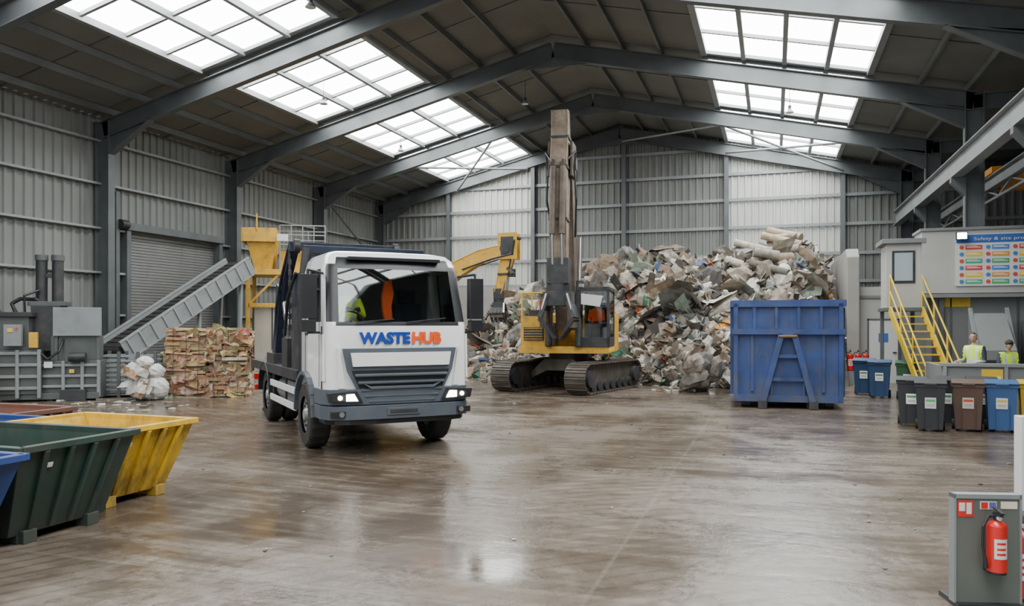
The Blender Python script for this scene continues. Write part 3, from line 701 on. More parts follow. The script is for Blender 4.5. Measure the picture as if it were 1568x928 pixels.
# ------------------------------------------------------------------ excavators
def excavator(name, loc, rz, body, boomm, pose, trz=0., ts=1.):
    e = empty(name, loc, rz)
    t = MB('tracks')
    L_, H_, W_ = 4.2, .9, .66; r = H_ / 2
    for sg in (-1, 1):
        x = sg * 1.24
        pr = []
        for k in range(9): a = pi / 2 + pi * k / 8; pr.append((-L_ / 2 + r + (r - .05) * cos(a), r + (r - .05) * sin(a)))
        for k in range(9): a = -pi / 2 + pi * k / 8; pr.append((L_ / 2 - r + (r - .05) * cos(a), r + (r - .05) * sin(a)))
        t.prism(pr, 'x', x - W_ * .28, x + W_ * .28, m_track)
        per = 2 * (L_ - 2 * r) + 2 * pi * r; npad = 46
        for k in range(npad):
            s_ = per * k / npad; st = L_ - 2 * r
            if s_ < st: y, z, a = -st / 2 + s_, H_ - .03, 0
            elif s_ < st + pi * r: q = (s_ - st) / r; y, z, a = st / 2 + (r - .03) * sin(q), r + (r - .03) * cos(q), -q
            elif s_ < 2 * st + pi * r: y, z, a = st / 2 - (s_ - st - pi * r), .03, pi
            else: q = (s_ - 2 * st - pi * r) / r; y, z, a = -st / 2 - (r - .03) * sin(q), r - (r - .03) * cos(q), pi - q
            t.box((x, y, z), (W_, per / npad * .86, .035), m_track, r=(a, 0, 0))
            t.box((x, y, z), (W_ * .96, .025, .09), m_track, r=(a, 0, 0))
        for k in range(7): t.cyl((x - .25, -1.35 + .45 * k, .22), (x + .25, -1.35 + .45 * k, .22), .14, m_dark)
        t.cyl((x - .33, L_ / 2 - r, r), (x + .33, L_ / 2 - r, r), .24, m_dark); t.cyl((x - .33, -L_ / 2 + r, r), (x + .33, -L_ / 2 + r, r), .24, m_dark)
    t.prism([(-.95, .55), (-.5, .95), (.5, .95), (.95, .55), (.95, .35), (.4, .6), (-.4, .6), (-.95, .35)], 'y', -.7, .7, m_track)
    t.cyl((0, 0, .9), (0, 0, 1.14), .62, m_dark, n=32)
    t.build(parent=e, bevel=.006, rz=trz)
    h = MB('upper_body')
    h.bb(-1.35, 1.35, -1.1, 1.7, 1.14, 1.34, body)
    h.bb(-1.35, -.5, -.9, 1.4, 1.34, 2.25, body); h.bb(-1.3, 1.3, .6, 1.5, 1.3, 2.3, body)
    h.prism([(-1.35, 1.15), (1.35, 1.15), (1.35, 2.35), (-1.35, 2.35)], 'y', 1.5, 2.2, body)
    h.box((-.95, -.93, 1.72), (.6, .03, .4), m_dark)
    for k in range(5): h.box((-.95, -.95, 1.56 + .08 * k), (.56, .02, .02), body)
    h.tube([(-1.3, -.95, 2.25), (-1.3, -.95, 2.95), (-1.3, .6, 2.95), (-1.3, .6, 2.3)], .025, m_yel2); h.tube([(-.6, -.95, 2.25), (-.6, -.95, 2.95), (-1.3, -.95, 2.95)], .025, m_yel2)
    h.cyl((-.9, 1.0, 2.1), (-.9, 1.0, 2.85), .07, m_dark); h.box((-.95, 0, 2.35), (.5, .8, .2), m_dark)
    x0, x1, y0, y1, z0, z1 = .42, 1.36, -1.15, .55, 1.34, 3.1
    h.bb(x0, x1, y0, y1, z0, z0 + .28, m_dark); h.bb(x0 - .02, x1 + .02, y0 - .02, y1, z1 - .1, z1, m_dark)
    for x in (x0 + .04, x1 - .04):
        for y in (y0 + .04, y1 - .04): h.beam((x, y, z0), (x, y, z1), .08, .08, m_dark)
    h.bb(x0, x1, y1 - .05, y1, z0, z1 - .4, m_dark)
    h.add([(x0 + .06, y0 + .02, z0 + .28), (x1 - .06, y0 + .02, z0 + .28), (x1 - .06, y0 + .02, z1 - .1), (x0 + .06, y0 + .02, z1 - .1)], [(0, 1, 2, 3)], m_glass)
    h.add([(x1 - .02, y0 + .06, z0 + .28), (x1 - .02, y1 - .06, z0 + .28), (x1 - .02, y1 - .06, z1 - .1), (x1 - .02, y0 + .06, z1 - .1)], [(0, 1, 2, 3)], m_glass)
    h.box(((x0 + x1) / 2, -.2, z0 + .5), (.5, .5, .15), m_cloth); h.box(((x0 + x1) / 2, .05, z0 + .85), (.48, .12, .7), m_cloth); h.bb(x0 + .2, x1 - .2, -.4, 0, z0 + .28, z0 + .44, m_dark)
    h.prism([(x0 + .1, z1 - .18), (x1 - .2, z1 - .26), (x1 - .28, z1 - .58), (x0 + .1, z1 - .5)], 'y', y0 - .0, y0 + .012, m_white)
    for x in (x0 + .1, x1 - .1): h.box((x, y0 - .03, z1 + .05), (.12, .08, .1), m_steel_l)
    h.box((1.35, -.4, 1.22), (.03, 1.5, .1), m_yel2)
    h.build(parent=e, bevel=.012)
    person('operator', ((x0 + x1) / 2, -.34, z0 + .52), 0, 'sit', m_hvo, bands=False, parent=e, s=.95, arms=[((-.24, -.05, -.22), (-.2, -.30, -.22)), ((.24, -.05, -.22), (.2, -.30, -.22))])
    a = MB('boom_and_stick')
    BW, SW = pose.get('w', (.42, .34))
    def link(pts, ws, mat, w):
        n = len(pts); lo = []; up = []
        for i, p in enumerate(pts):
            d = Vector(pts[min(i + 1, n - 1)]) - Vector(pts[max(i - 1, 0)]); d.normalize(); q = Vector((-d[1], d[0]))
            lo.append(Vector(p) - q * ws[i] / 2); up.append(Vector(p) + q * ws[i] / 2)
        for i in range(n - 1):
            vs = []
            for x in (-w / 2, w / 2):
                for p in (lo[i], lo[i + 1], up[i + 1], up[i]): vs.append((x, p[0], p[1]))
            a.add(vs, [(0, 1, 2, 3), (7, 6, 5, 4), (0, 4, 5, 1), (2, 6, 7, 3), (1, 5, 6, 2), (0, 3, 7, 4)], mat)
            for x in (-w / 2, w / 2):
                for e_ in (lo, up): a.beam((x, e_[i][0], e_[i][1]), (x, e_[i + 1][0], e_[i + 1][1]), .035, .035, mat)
    bm_, st = pose['boom'], pose['stick']
    link(bm_, pose['bw'], boomm, BW); link(st, pose['sw'], pose.get('stickm', boomm), SW)
    for x in (-BW * .62, BW * .62):
        a.box((x, bm_[0][0], bm_[0][1] - .15), (.07, .6, .7), boomm)
        c0 = (x * 1.25, bm_[0][0] - .75, 1.35); k = len(bm_) // 2; c1 = (x * 1.25, bm_[k][0], bm_[k][1]); mp = tuple(c0[i] + (c1[i] - c0[i]) * .6 for i in range(3))
        a.cyl(c0, mp, .11, m_dark); a.cyl(mp, c1, .06, m_chrome)
    pb = Vector(bm_[-1]); a.cyl((-BW * .72, pb[0], pb[1]), (BW * .72, pb[0], pb[1]), .19, m_dark)
    for x in (-BW * .56, BW * .56):
        a.box((x, pb[0] - .1, pb[1] + .1), (.07, .75, 1.0), boomm); a.box((x, pb[0] - .1, pb[1] + .1), (.09, .5, .7), m_dark)
    k = len(bm_) // 2; q0 = Vector(bm_[k]); q1 = Vector(st[0]); off = pose.get('coff', .35)
    a.cyl((0, q0[0] - off * .9, q0[1] + .1), (0, (q0[0] + q1[0]) / 2 - off * .4, (q0[1] + q1[1]) / 2), .11, m_boom); a.cyl((0, (q0[0] + q1[0]) / 2 - off * .4, (q0[1] + q1[1]) / 2), (0, q1[0], q1[1]), .06, m_chrome)
    s2 = Vector(st[len(st) // 2]); s3 = Vector(st[-1])
    for x in (-SW * .3, SW * .3):
        a.cyl((x, s2[0] - .36, s2[1]), (x, s3[0] - .38, s3[1] + .95), .09, m_boom); a.cyl((x, s3[0] - .38, s3[1] + .95), (x, s3[0] - .28, s3[1] + .1), .05, m_chrome)
        a.box((x, s2[0] - .28, s2[1] + .05), (.06, .3, .3), m_dark)
    for x in (-BW * .5, BW * .5): a.tube([(x * 1.15, q0[0] - .3, q0[1]), (x * 1.5, (q0[0] + pb[0]) / 2 - .5, (q0[1] + pb[1]) / 2), (x * 1.35, pb[0] - .3, pb[1] - .2), (x * 1.5, pb[0] - .4, pb[1] + .3), (x * .8, s2[0] - .25, s2[1] + .2)], .028, m_blk)
    for f in (.25, .5, .75):
        i_ = int(f * (len(st) - 1)); q = Vector(st[i_]); a.box((0, q[0], q[1]), (SW + .08, pose['sw'][i_] + .05, .08), m_dark)
    gy, gz = s3[0], s3[1]; g = pose.get('g', 1.)
    def G(x, y, z): return (x * g, gy + y * g, gz + z * g)
    def GS(x, y, z): return (x * g, y * g, z * g)
    a.box(G(0, 0, -.05), GS(.42, .42, .5), m_dark); a.cyl(G(0, 0, -.3), G(0, 0, -.5), .24 * g, m_dark); a.box(G(0, 0, -.6), GS(.56, .5, .28), m_dark)
    for sg in (-1, 1):   # closed clamshell tines
        for yy in (-.24, -.08, .08, .24):
            a.beam(G(sg * .22, yy, -.66), G(sg * .33, yy * 1.2, -.98), .09 * g, .18 * g, m_dark, up=(0, 1, 0)); a.beam(G(sg * .33, yy * 1.2, -.98), G(sg * .05, yy * 1.3, -1.38), .09 * g, .17 * g, m_dark, up=(0, 1, 0), w1=.05, h1=.05)
        a.box(G(sg * .27, 0, -1.0), GS(.12, .62, .34), m_boom)
        a.cyl(G(sg * .2, -.3, -.5), G(sg * .33, -.33, -.95), .05, m_chrome)
    a.build(parent=e, bevel=.012)
    return e

poseA = dict(boom=[(-.4, 1.85), (-.55, 3.2), (-.75, 4.6), (-1.05, 5.8), (-1.3, 6.7)], bw=[.5, .8, .76, .62, .5],
             stick=[(-1.75, 8.2), (-1.65, 7.4), (-1.80, 6.5), (-1.95, 5.0), (-2.0, 3.6)], sw=[.3, .5, .66, .52, .34], coff=.3, stickm=m_boomt, w=(.58, .46), g=1.45)
excavator('excavator', (-6.05, 23.7, 0), radians(6), m_yel, m_boom, poseA, trz=radians(-19))
poseB = dict(boom=[(-.4, 1.8), (-1.3, 3.2), (-2.4, 4.1), (-3.4, 4.6), (-4.4, 4.85)], bw=[.4, .6, .6, .45, .35],
             stick=[(-4.75, 5.25), (-4.5, 4.85), (-4.3, 3.9), (-4.1, 3.2)], sw=[.3, .42, .36, .26], coff=-.55, w=(.4, .32), g=.8)
excavator('excavator', (-14.0, 27.9, 0), radians(92), m_yel, m_yel, poseB)

# ------------------------------------------------------------------ waste heap
PAL = [(.33, .285, .225), (.25, .21, .165), (.17, .145, .115), (.43, .39, .32), (.50, .46, .40), (.11, .095, .08), (.20, .20, .185), (.05, .046, .042), (.12, .15, .115), (.27, .20, .13), (.19, .135, .09), (.30, .29, .27), (.15, .125, .10), (.08, .07, .058)]
RARE = [(.34, .06, .04), (.04, .09, .23), (.42, .2, .04), (.05, .16, .1), (.70, .69, .66), (.72, .71, .68)]
toe_t = [(-13, 28.5), (-11, 27.2), (-8, 26.8), (-5, 26.4), (-2.5, 25.2), (0, 25.8), (2.3, 27.2)]
top_t = [(-13.3, .2), (-12.3, 2.0), (-10.5, 2.8), (-9.2, 3.0), (-8, 3.9), (-6.5, 4.4), (-4.5, 4.6), (-3.2, 4.3), (-1.8, 4.3), (-.8, 4.3), (.4, 4.9), (1.3, 4.7), (2.25, 3.6)]
def H(x, y):
    t = (y - interp(toe_t, x)) / 6.8
    if t <= 0: return 0
    t = min(t, 1); s_ = 1 - (1 - t) ** 1.6
    nz = noise.noise(Vector((x * .55, y * .55, 3.))) * .9 + noise.noise(Vector((x * 1.6, y * 1.6, 8.))) * .4
    return max(0, interp(top_t, x) * s_ + nz * min(1, t * 3) * .85)
def lump(mb, c, sx, sy, sz, mat, col, n=7, k=5, jit=.28, rot=None):
    Rm = Euler(rot or (U(0, 6), U(0, 6), U(0, 6))).to_matrix(); vs = []; fs = []; cc = Vector(c)
    for j in range(k + 1):
        th = pi * j / k
        for i in range(n):
            a = 2 * pi * i / n; q = 1 + U(-jit, jit)
            vs.append(Rm @ Vector((sx * sin(th) * cos(a) * q, sy * sin(th) * sin(a) * q, sz * cos(th) * q)) + cc)
    for j in range(k):
        for i in range(n): fs.append((j * n + i, (j + 1) * n + i, (j + 1) * n + (i + 1) % n, j * n + (i + 1) % n))
    mb.add(vs, fs, mat, False, col)
def sheet(mb, c, a, b_, mat, col, rot, bend=.25, seg=4):
    Rm = Euler(rot).to_matrix(); vs = []; cc = Vector(c); k = U(-bend, bend) * a; tw = U(-.25, .25)
    for i in range(seg + 1):
        u = i / seg - .5
        for v in (-.5, 0, .5):
            vs.append(Rm @ Vector((u * a, v * b_ * (1 + U(-.12, .12)), k * (4 * u * u) + tw * u * v * b_ * 2 + U(-.03, .03))) + cc)
    mb.add(vs, [(i * 3 + j, i * 3 + j + 1, i * 3 + j + 4, i * 3 + j + 3) for i in range(seg) for j in (0, 1)], mat, False, col)
hp_ = MB('waste_heap')
nx, ny = 80, 60; vs = []
for i in range(nx + 1):
    for j in range(ny + 1):
        x = -13.5 + (2.28 + 13.5) * i / nx; y = 24.6 + (37.1 - 24.6) * j / ny
        vs.append((x, y, H(x, y) - .12 if H(x, y) > 0 else -.05))
hp_.add(vs, [(i * (ny + 1) + j, (i + 1) * (ny + 1) + j, (i + 1) * (ny + 1) + j + 1, i * (ny + 1) + j + 1) for i in range(nx) for j in range(ny)], m_debris, False, (.09, .075, .06))
def piece(mb, x, y, z, sc=1., nrm=None):
    col = random.choice(PAL) if R() > .06 else random.choice(RARE); q = U(.75, 1.25); col = tuple(min(1, c * q) for c in col)
    k = R()
    if k < .24:
        sheet(mb, (x, y, z + .06), U(.35, 1.25) * sc, U(.2, .6) * sc, m_debris, col, (U(-.3, 1.2), U(-.7, .7), U(0, 6.28)), .5)
    elif k < .40:
        mb.box((x, y, z + .05), (U(.5, 1.8) * sc, U(.05, .15) * sc, U(.03, .1) * sc), m_debris, (U(-.6, .6), U(-.7, .7), U(0, 6.28)), col=col)
    elif k < .50:
        mb.box((x, y, z + .05), (U(.2, .8) * sc, U(.2, .5) * sc, U(.08, .35) * sc), m_debris, (U(-.6, .6), U(-.6, .6), U(0, 6.28)), col=col)
    else:
        lump(mb, (x, y, z + .03), U(.14, .55) * sc, U(.12, .4) * sc, U(.08, .28) * sc, m_debris, col)
cnt = 0
while cnt < 7000:
    x = U(-13.2, 1.75); y = U(24.8, 36.4)
    if R() < (y - 31) / 7: continue
    h = H(x, y)
    if h < .04: continue
    piece(hp_, x, y, h - .05, 1. if y > 27 else .85); cnt += 1
for k in range(110):
    x = U(-11.5, 1.2); y = U(27.2, 35); h = H(x, y)
    if h < 1: continue
    col = random.choice(PAL)
    if R() < .5: sheet(hp_, (x, y, h + .2), U(1.2, 2.1), U(.8, 1.3), m_debris, col, (U(0, 1.1), U(-.5, .5), U(0, 6.28)), .3, 6)
    else: lump(hp_, (x, y, h + .1), U(.5, .9), U(.35, .6), U(.3, .45), m_debris, col, 10, 7, .16)
for k in range(22):   # carpet / lino rolls
    x, y = (U(-.9, 1.0), U(29.5, 33)) if k < 12 else (U(-7, 0), U(28.5, 33)); h = H(x, y) + .15 + (.05 * k if k < 12 else .1)
    a = U(-.6, .6); d = Vector((cos(a), sin(a), U(-.35, .15))) * U(.6, 1.1)
    hp_.cyl(Vector((x, y, h)) - d * .8, Vector((x, y, h)) + d * .6, U(.10, .2), m_debris, n=10, col=random.choice([(.40, .36, .30), (.25, .22, .19), (.34, .27, .19), (.14, .12, .1)]))
hp_.build(recalc=False)
lt = MB('scattered_litter')
for k in range(420):
    a = R()
    if a < .3: x, y = U(-12, -1.2), U(25.2, 27.0)
    elif a < .45: x, y = U(-18.2, -13.4), U(13.8, 16.2)
    elif a < .55: x, y = U(-3.5, -2.7), U(23.6, 26)
    else: x, y = U(-11, 5), U(5.5, 24)
    c = random.choice(PAL + [(.6, .59, .56)] * 4); s_ = U(.05, .2) if a < .55 else U(.008, .03) * (1 + y / 20)
    if a >= .55: c = random.choice(PAL)
    lt.box((x, y, .004 + s_ * .12), (s_, s_ * U(.4, 1), s_ * .2), m_debris, (0, 0, U(0, 6)), col=c)
lt.build()
bg = MB('burst_refuse_sack')
for k in range(9): lump(bg, (U(-.4, .35), U(-.3, .3), .25 + .07 * k), U(.3, .45), U(.3, .45), U(.2, .32), m_debris, random.choice([(.20, .18, .15), (.11, .10, .085), (.25, .22, .18)]), 10, 7, .15)
bg.v = [(a, b_, max(c, 0.0)) for a, b_, c in bg.v]
bg.build((-1.95, 24.0, 0))

# ------------------------------------------------------------------ hook-lift container
m_crust = M('container_rust', (.16, .09, .055), .85, 0, .3, 4)
cb = MB('hooklift_container'); W2, Lc, Hc = 1.23, 4.4, 2.5
cb.bb(-W2, W2, 0, .06, .18, Hc - .02, m_contb); cb.bb(-W2, W2, Lc - .06, Lc, .18, Hc - .4, m_contb)
for sg in (-1, 1):
    cb.bb(sg * W2, sg * (W2 - .06), 0, Lc, .18, Hc, m_contb); cb.beam((sg * W2, 0, Hc), (sg * W2, Lc, Hc), .16, .14, m_contb)
    for k in range(8): cb.bb(sg * W2, sg * (W2 + .08), .3 + k * .55, .42 + k * .55, .3, Hc - .1, m_contb)
    cb.beam((sg * .5, .1, .12), (sg * .5, Lc - .2, .12), .12, .2, m_dark)
    cb.cyl((sg * .95 - .1, .25, .11), (sg * .95 + .1, .25, .11), .11, m_dark); cb.cyl((sg * .95 - .1, Lc - .3, .11), (sg * .95 + .1, Lc - .3, .11), .11, m_dark)
cb.bb(-W2, W2, 0, Lc, .18, .26, m_contb)
cb.beam((-W2 - .06, -.02, Hc), (W2 + .06, -.02, Hc), .14, .16, m_contb)
cb.beam((-W2 - .04, -.06, 1.83), (W2 + .04, -.06, 1.83), .14, .13, m_contb); cb.beam((-W2, -.03, .24), (W2, -.03, .24), .1, .16, m_contb)
for x in (-W2 + .05, W2 - .05): cb.beam((x, -.03, .2), (x, -.03, Hc), .1, .12, m_contb)
for x in (-.75, -.25, .25, .75): cb.beam((x, -.03, 1.9), (x, -.03, Hc - .05), .07, .08, m_contb)
for sg in (-1, 1):
    cb.beam((sg * .14, -.13, 1.78), (sg * .56, -.13, .15), .13, .14, m_contb, up=(0, 1, 0)); cb.beam((sg * .36, -.05, .95), (sg * .36, -.05, .2), .05, .05, m_contb, up=(0, 1, 0))
    cb.box((sg * .57, -.14, .1), (.2, .2, .18), m_dark)
cb.cyl((-.2, -.2, 1.72), (.2, -.2, 1.72), .035, m_crust); cb.box((0, -.12, 1.78), (.4, .16, .1), m_contb)
cb.beam((-.28, -.1, 1.25), (.28, -.1, 1.25), .08, .08, m_contb); cb.beam((-.4, -.1, .7), (.4, -.1, .7), .08, .08, m_contb)
for x in (-.8, .8): cb.box((x, -.02, 1.1), (.07, .06, 1.4), m_contb)
for k in range(60):
    piece(cb, U(-.9, .9), U(.5, Lc - .6), 1.85 + U(0, .25), .7)
cb.build((.30, 19.75, 0), radians(2.6), bevel=.012)

# ------------------------------------------------------------------ open skips
def skip(loc, rz, mat, L1=3.2, Wd=1.35, H_=.9, over=.5):
    s = MB('waste_skip'); t = .035
    def shell(off, z0):
        bx0, bx1 = -L1 / 2 + over + off, L1 / 2 - over - off; tx0, tx1 = -L1 / 2 + off, L1 / 2 - off; by = Wd / 2 - .12 - off; ty = Wd / 2 - off
        return [(bx0, -by, z0), (bx1, -by, z0), (bx1, by, z0), (bx0, by, z0), (tx0, -ty, H_), (tx1, -ty, H_), (tx1, ty, H_), (tx0, ty, H_)]
    o = shell(0, .08); i_ = shell(t, .12)
    s.add(o + i_, [(0, 1, 5, 4), (1, 2, 6, 5), (2, 3, 7, 6), (3, 0, 4, 7), (0, 3, 2, 1), (8, 12, 13, 9), (9, 13, 14, 10), (10, 14, 15, 11), (11, 15, 12, 8), (8, 9, 10, 11),
                  (4, 5, 13, 12), (5, 6, 14, 13), (6, 7, 15, 14), (7, 4, 12, 15)], mat)
    hx, hy = L1 / 2, Wd / 2
    for sg in (-1, 1):
        s.beam((-hx - .03, sg * hy, H_), (hx + .03, sg * hy, H_), .08, .06, mat); s.beam((sg * hx, -hy, H_), (sg * hx, hy, H_), .08, .06, mat)
        for f in (-.62, -.2, .2, .62):
            s.beam((sg * (hx - over + .02), f * (hy - .12), .1), (sg * (hx + .02), f * hy, H_ - .03), .05, .04, mat)
        for f in (-.7, -.35, 0, .35, .7):
            s.beam((f * (hx - over), sg * (hy - .12 + .02), .1), (f * hx, sg * (hy + .02), H_ - .03), .05, .04, mat)
        for xx in (-.55, .55): s.cyl((xx, sg * hy * .97, H_ - .28), (xx, sg * (hy + .06), H_ - .28), .035, m_dark)
        for yy in (-.35, .35): s.box((sg * (hx - over - .02), yy, .06), (.16, .14, .12), mat)
        s.beam((-(hx - over), sg * (hy - .25), .05), ((hx - over), sg * (hy - .25), .05), .08, .1, mat)
    k = .78; s.box((hx - over * (1 - k) + .012, -.33, .08 + (H_ - .08) * k), (.012, .10, .05), m_white, r=(0, math.atan(over / (H_ - .08)), 0))
    return s.build(loc, rz, bevel=.006)
skip((-7.82, 5.76, 0), 0, m_skipg, 3.2, 1.30, .90, .30)
skip((-7.45, 7.10, 0), radians(-2), m_skipy, 1.75, 1.18, .86, .34)
skip((-7.62, 4.30, 0), 0, m_skipb, 3.2, 1.35, .88, .35)
skip((-9.4, 7.02, 0), 0, m_skipb, 1.7, .9, .82, .3)
skip((-10.35, 8.15, 0), 0, m_skipr, 1.7, 1.0, .80, .3)

# ------------------------------------------------------------------ bales
CARD = [(.30, .18, .095), (.37, .235, .13), (.24, .145, .08), (.42, .29, .175), (.33, .21, .12), (.46, .37, .27), (.19, .12, .07), (.56, .54, .50), (.17, .26, .23), (.40, .13, .08)]
def bale(mb, cx, cy, cz, w_, d_, h_):
    z = cz; main = random.choice(CARD[:5])
    mb.box((cx, cy, cz + h_ / 2), (w_ * .93, d_ * .93, h_ * .96), m_card, col=(.16, .10, .055))
    while z < cz + h_ - .02:
        th = U(.035, .10); xs_ = [-.5] + sorted(U(-.42, .42) for _ in range(random.choice((0, 1, 1, 2)))) + [.5]
        f_ = (z - cz + th / 2) / h_; bul = .09 * sin(pi * min(1, f_))
        for a, b_ in zip(xs_, xs_[1:]):
            col = tuple(c * U(.75, 1.2) for c in (main if R() < .5 else random.choice(CARD[:7]) if R() < .88 else random.choice(CARD)))
            e = U(-.05, .06)
            mb.box((cx + (a + b_) / 2 * w_, cy + U(-.02, .02), z + th / 2), ((b_ - a) * w_ + .02 + bul, d_ + e * 2 + bul, th * U(.8, 1.2)), m_card, (U(-.07, .07), U(-.09, .09), U(-.06, .06)), col=col)
        z += th
    for k in range(30):
        sx_ = random.choice((-1, 1)); col = tuple(c * U(.8, 1.25) for c in (random.choice(CARD[:7]) if R() < .85 else random.choice(CARD)))
        if R() < .62: sheet(mb, (cx + U(-.5, .5) * w_, cy - d_ / 2 - .05, cz + U(.05, .95) * h_), U(.15, .5), U(.08, .28), m_card, col, (U(.7, 2.1), U(-.5, .5), U(-.4, .4)), .3)
        else: sheet(mb, (cx + sx_ * (w_ / 2 + .05), cy + U(-.45, .45) * d_, cz + U(.05, .95) * h_), U(.15, .5), U(.08, .28), m_card, col, (U(.7, 2.1), U(-.5, .5), 1.57 + U(-.4, .4)), .3)
    for f in (-.33, 0, .33):
        mb.beam((cx + f * w_, cy - d_ / 2 - .09, cz + .02), (cx + f * w_, cy - d_ / 2 - .09, cz + h_ - .02), .012, .006, m_dark)
bl = MB('cardboard_bale_stack')
bale(bl, -.52, 0, .0, .98, 1.0, .92); bale(bl, -.50, .02, .94, 1.0, 1.0, .92)
for k in range(4): bale(bl, .56 + U(-.05, .05), U(-.05, .05), .47 * k, .95, .95, .45)
bale(bl, .0, 1.2, 0, 1.1, 1., .9); bale(bl, .0, 1.2, .92, 1.1, 1., .8)
bl.build((-15.0, 18.15, 0), radians(28), recalc=False)
bg = MB('white_waste_sack')
for (x, y, z, a, b_, c) in [(0, 0, .3, .42, .4, .34), (-.15, .1, .72, .36, .36, .3), (.3, .1, .3, .3, .3, .32), (.05, -.05, 1.0, .22, .25, .16), (.25, .1, .75, .24, .26, .2)]:
    lump(bg, (x, y, z), a, b_, c, m_bag, None, 14, 10, .09, (0, 0, U(0, 6)))
for k in range(16): sheet(bg, (U(-.4, .5), -.38 + U(-.1, .1), U(.15, .9)), .38, .22, m_card, random.choice([(.55, .54, .51), (.30, .19, .11), (.44, .42, .38)]), (U(.8, 1.8), U(-.5, .5), U(-.5, .5)))
bg.v = [(a, b_, max(c, 0.005)) for a, b_, c in bg.v]
bg.build((-15.9, 16.7, 0), 0)

# ------------------------------------------------------------------ baler
m_bal = M('baler_grey', (.085, .095, .092), .5, .2, .15, 3, dirt=.3); m_ball = M('baler_pale', (.21, .225, .23), .5, .1, .1, 2, dirt=.25)
ba = MB('waste_baler')
ba.bb(-1.25, 1.2, -.5, .7, .05, .22, m_bal); ba.bb(-1.25, -.2, -.55, .7, .2, 1.35, m_bal); ba.bb(-1.15, -.45, -.5, .6, 1.35, 2.25, m_bal)
ba.bb(-1.22, -.35, -.6, .7, 2.2, 2.32, m_dark); ba.bb(-.2, 1.2, -.4, .6, .22, 1.05, m_bal)
for z in (.32, .62, .92, 1.22): ba.bb(-1.28, -.15, -.62, -.55, z, z + .08, m_ball)
for x in (-1.25, -.72, -.22): ba.bb(x, x + .08, -.64, -.55, .1, 1.35, m_ball)
for z in (.35, .62, .9): ba.bb(-.15, 1.22, -.47, -.40, z, z + .07, m_ball)
for x in (.3, .75, 1.14): ba.bb(x, x + .08, -.49, -.4, .1, 1.05, m_ball)
ba.bb(.08, 1.22, -.42, -.3, 1.7, 2.45, m_ball); ba.bb(.1, .18, -.36, -.2, 1.0, 1.75, m_bal); ba.bb(1.1, 1.18, -.36, -.2, 1.0, 1.75, m_bal); ba.bb(.0, 1.1, -.3, .4, 1.05, 1.7, m_bal)
ba.bb(-.5, .2, -.2, .5, 1.3, 2.5, m_dark)
for x in (-.33, .06): ba.cyl((x, .1, 2.5), (x, .1, 3.75), .14, m_dark, n=20); ba.cyl((x, .1, 3.7), (x, .1, 3.85), .16, m_bal, n=20)
ba.box((-.13, .1, 3.3), (.6, .12, .1), m_dark); ba.box((-.13, .1, 2.55), (.9, .6, .12), m_bal)
ba.tube([(-.9, 0, 2.3), (-1.0, 0, 2.55), (-.8, 0, 2.68), (-.4, -.1, 2.66), (-.2, 0, 2.5)], .05, m_blk); ba.tube([(-1.1, -.3, 2.3), (-1.35, -.3, 2.5), (-1.45, -.3, 2.0)], .035, m_blk)
ba.tube([(-.6, -.3, 2.32), (-.6, -.35, 2.75), (-.33, -.1, 2.9)], .03, m_blk); ba.tube([(.3, -.3, 1.6), (.25, -.5, 1.3), (0, -.55, 1.1), (-.2, -.6, 1.3)], .03, m_blk); ba.tube([(-1.3, -.5, 1.9), (-1.45, -.55, 1.3), (-1.4, -.6, .6), (-1.25, -.6, .4)], .04, m_blk)
ba.bb(-.95, -.55, -.75, -.6, 1.45, 2.0, m_ball); ba.bb(-.4, -.2, -.68, -.58, 1.4, 1.8, m_yel); ba.bb(.3, .9, -.6, -.45, .0, .3, m_dark); ba.cyl((.5, -.55, 1.15), (.9, -.55, 1.15), .12, m_dark)
ba.box((-.8, -.76, 1.85), (.12, .02, .1), m_yel2); ba.box((0, -.5, .95), (.2, .02, .16), m_white); ba.box((.55, -.5, .78), (.12, .02, .1), m_yel2)
ba.cyl((-.65, -.76, 1.9), (-.65, -.78, 1.9), .03, m_red)
ba.build((-18.15, 15.9, 0), radians(33), bevel=.01)
pc = MB('steel_stillage')
for z in [.06 + .13 * k for k in range(9)]: pc.bb(-.7, .7, -.5, -.46, z, z + .06, m_ball); pc.bb(-.7, .7, .46, .5, z, z + .06, m_ball); pc.bb(-.7, -.66, -.5, .5, z, z + .06, m_ball); pc.bb(.66, .7, -.5, .5, z, z + .06, m_ball)
for x in (-.7, -.24, .24, .68): pc.bb(x - .04, x + .04, -.54, -.46, 0, 1.25, m_bal); pc.bb(x - .04, x + .04, .46, .54, 0, 1.25, m_bal)
pc.bb(-.7, .7, -.5, .5, .08, .12, m_bal); pc.build((-17.1, 17.5, 0), radians(33), bevel=.005)
wc = MB('wooden_crate')
for z in (.05, .3, .55, .8): wc.bb(-.5, .5, -.42, -.39, z, z + .2, m_wood); wc.bb(-.5, .5, .39, .42, z, z + .2, m_wood); wc.bb(-.5, -.47, -.4, .4, z, z + .2, m_wood); wc.bb(.47, .5, -.4, .4, z, z + .2, m_wood)
for x in (-.46, .46):
    for y in (-.44, .44): wc.bb(x - .05, x + .05, y - .03, y + .03, 0, 1.05, m_wood)
wc.bb(-.5, .5, -.4, .4, .02, .06, m_wood); wc.build((-18.9, 13.9, 0), radians(30))

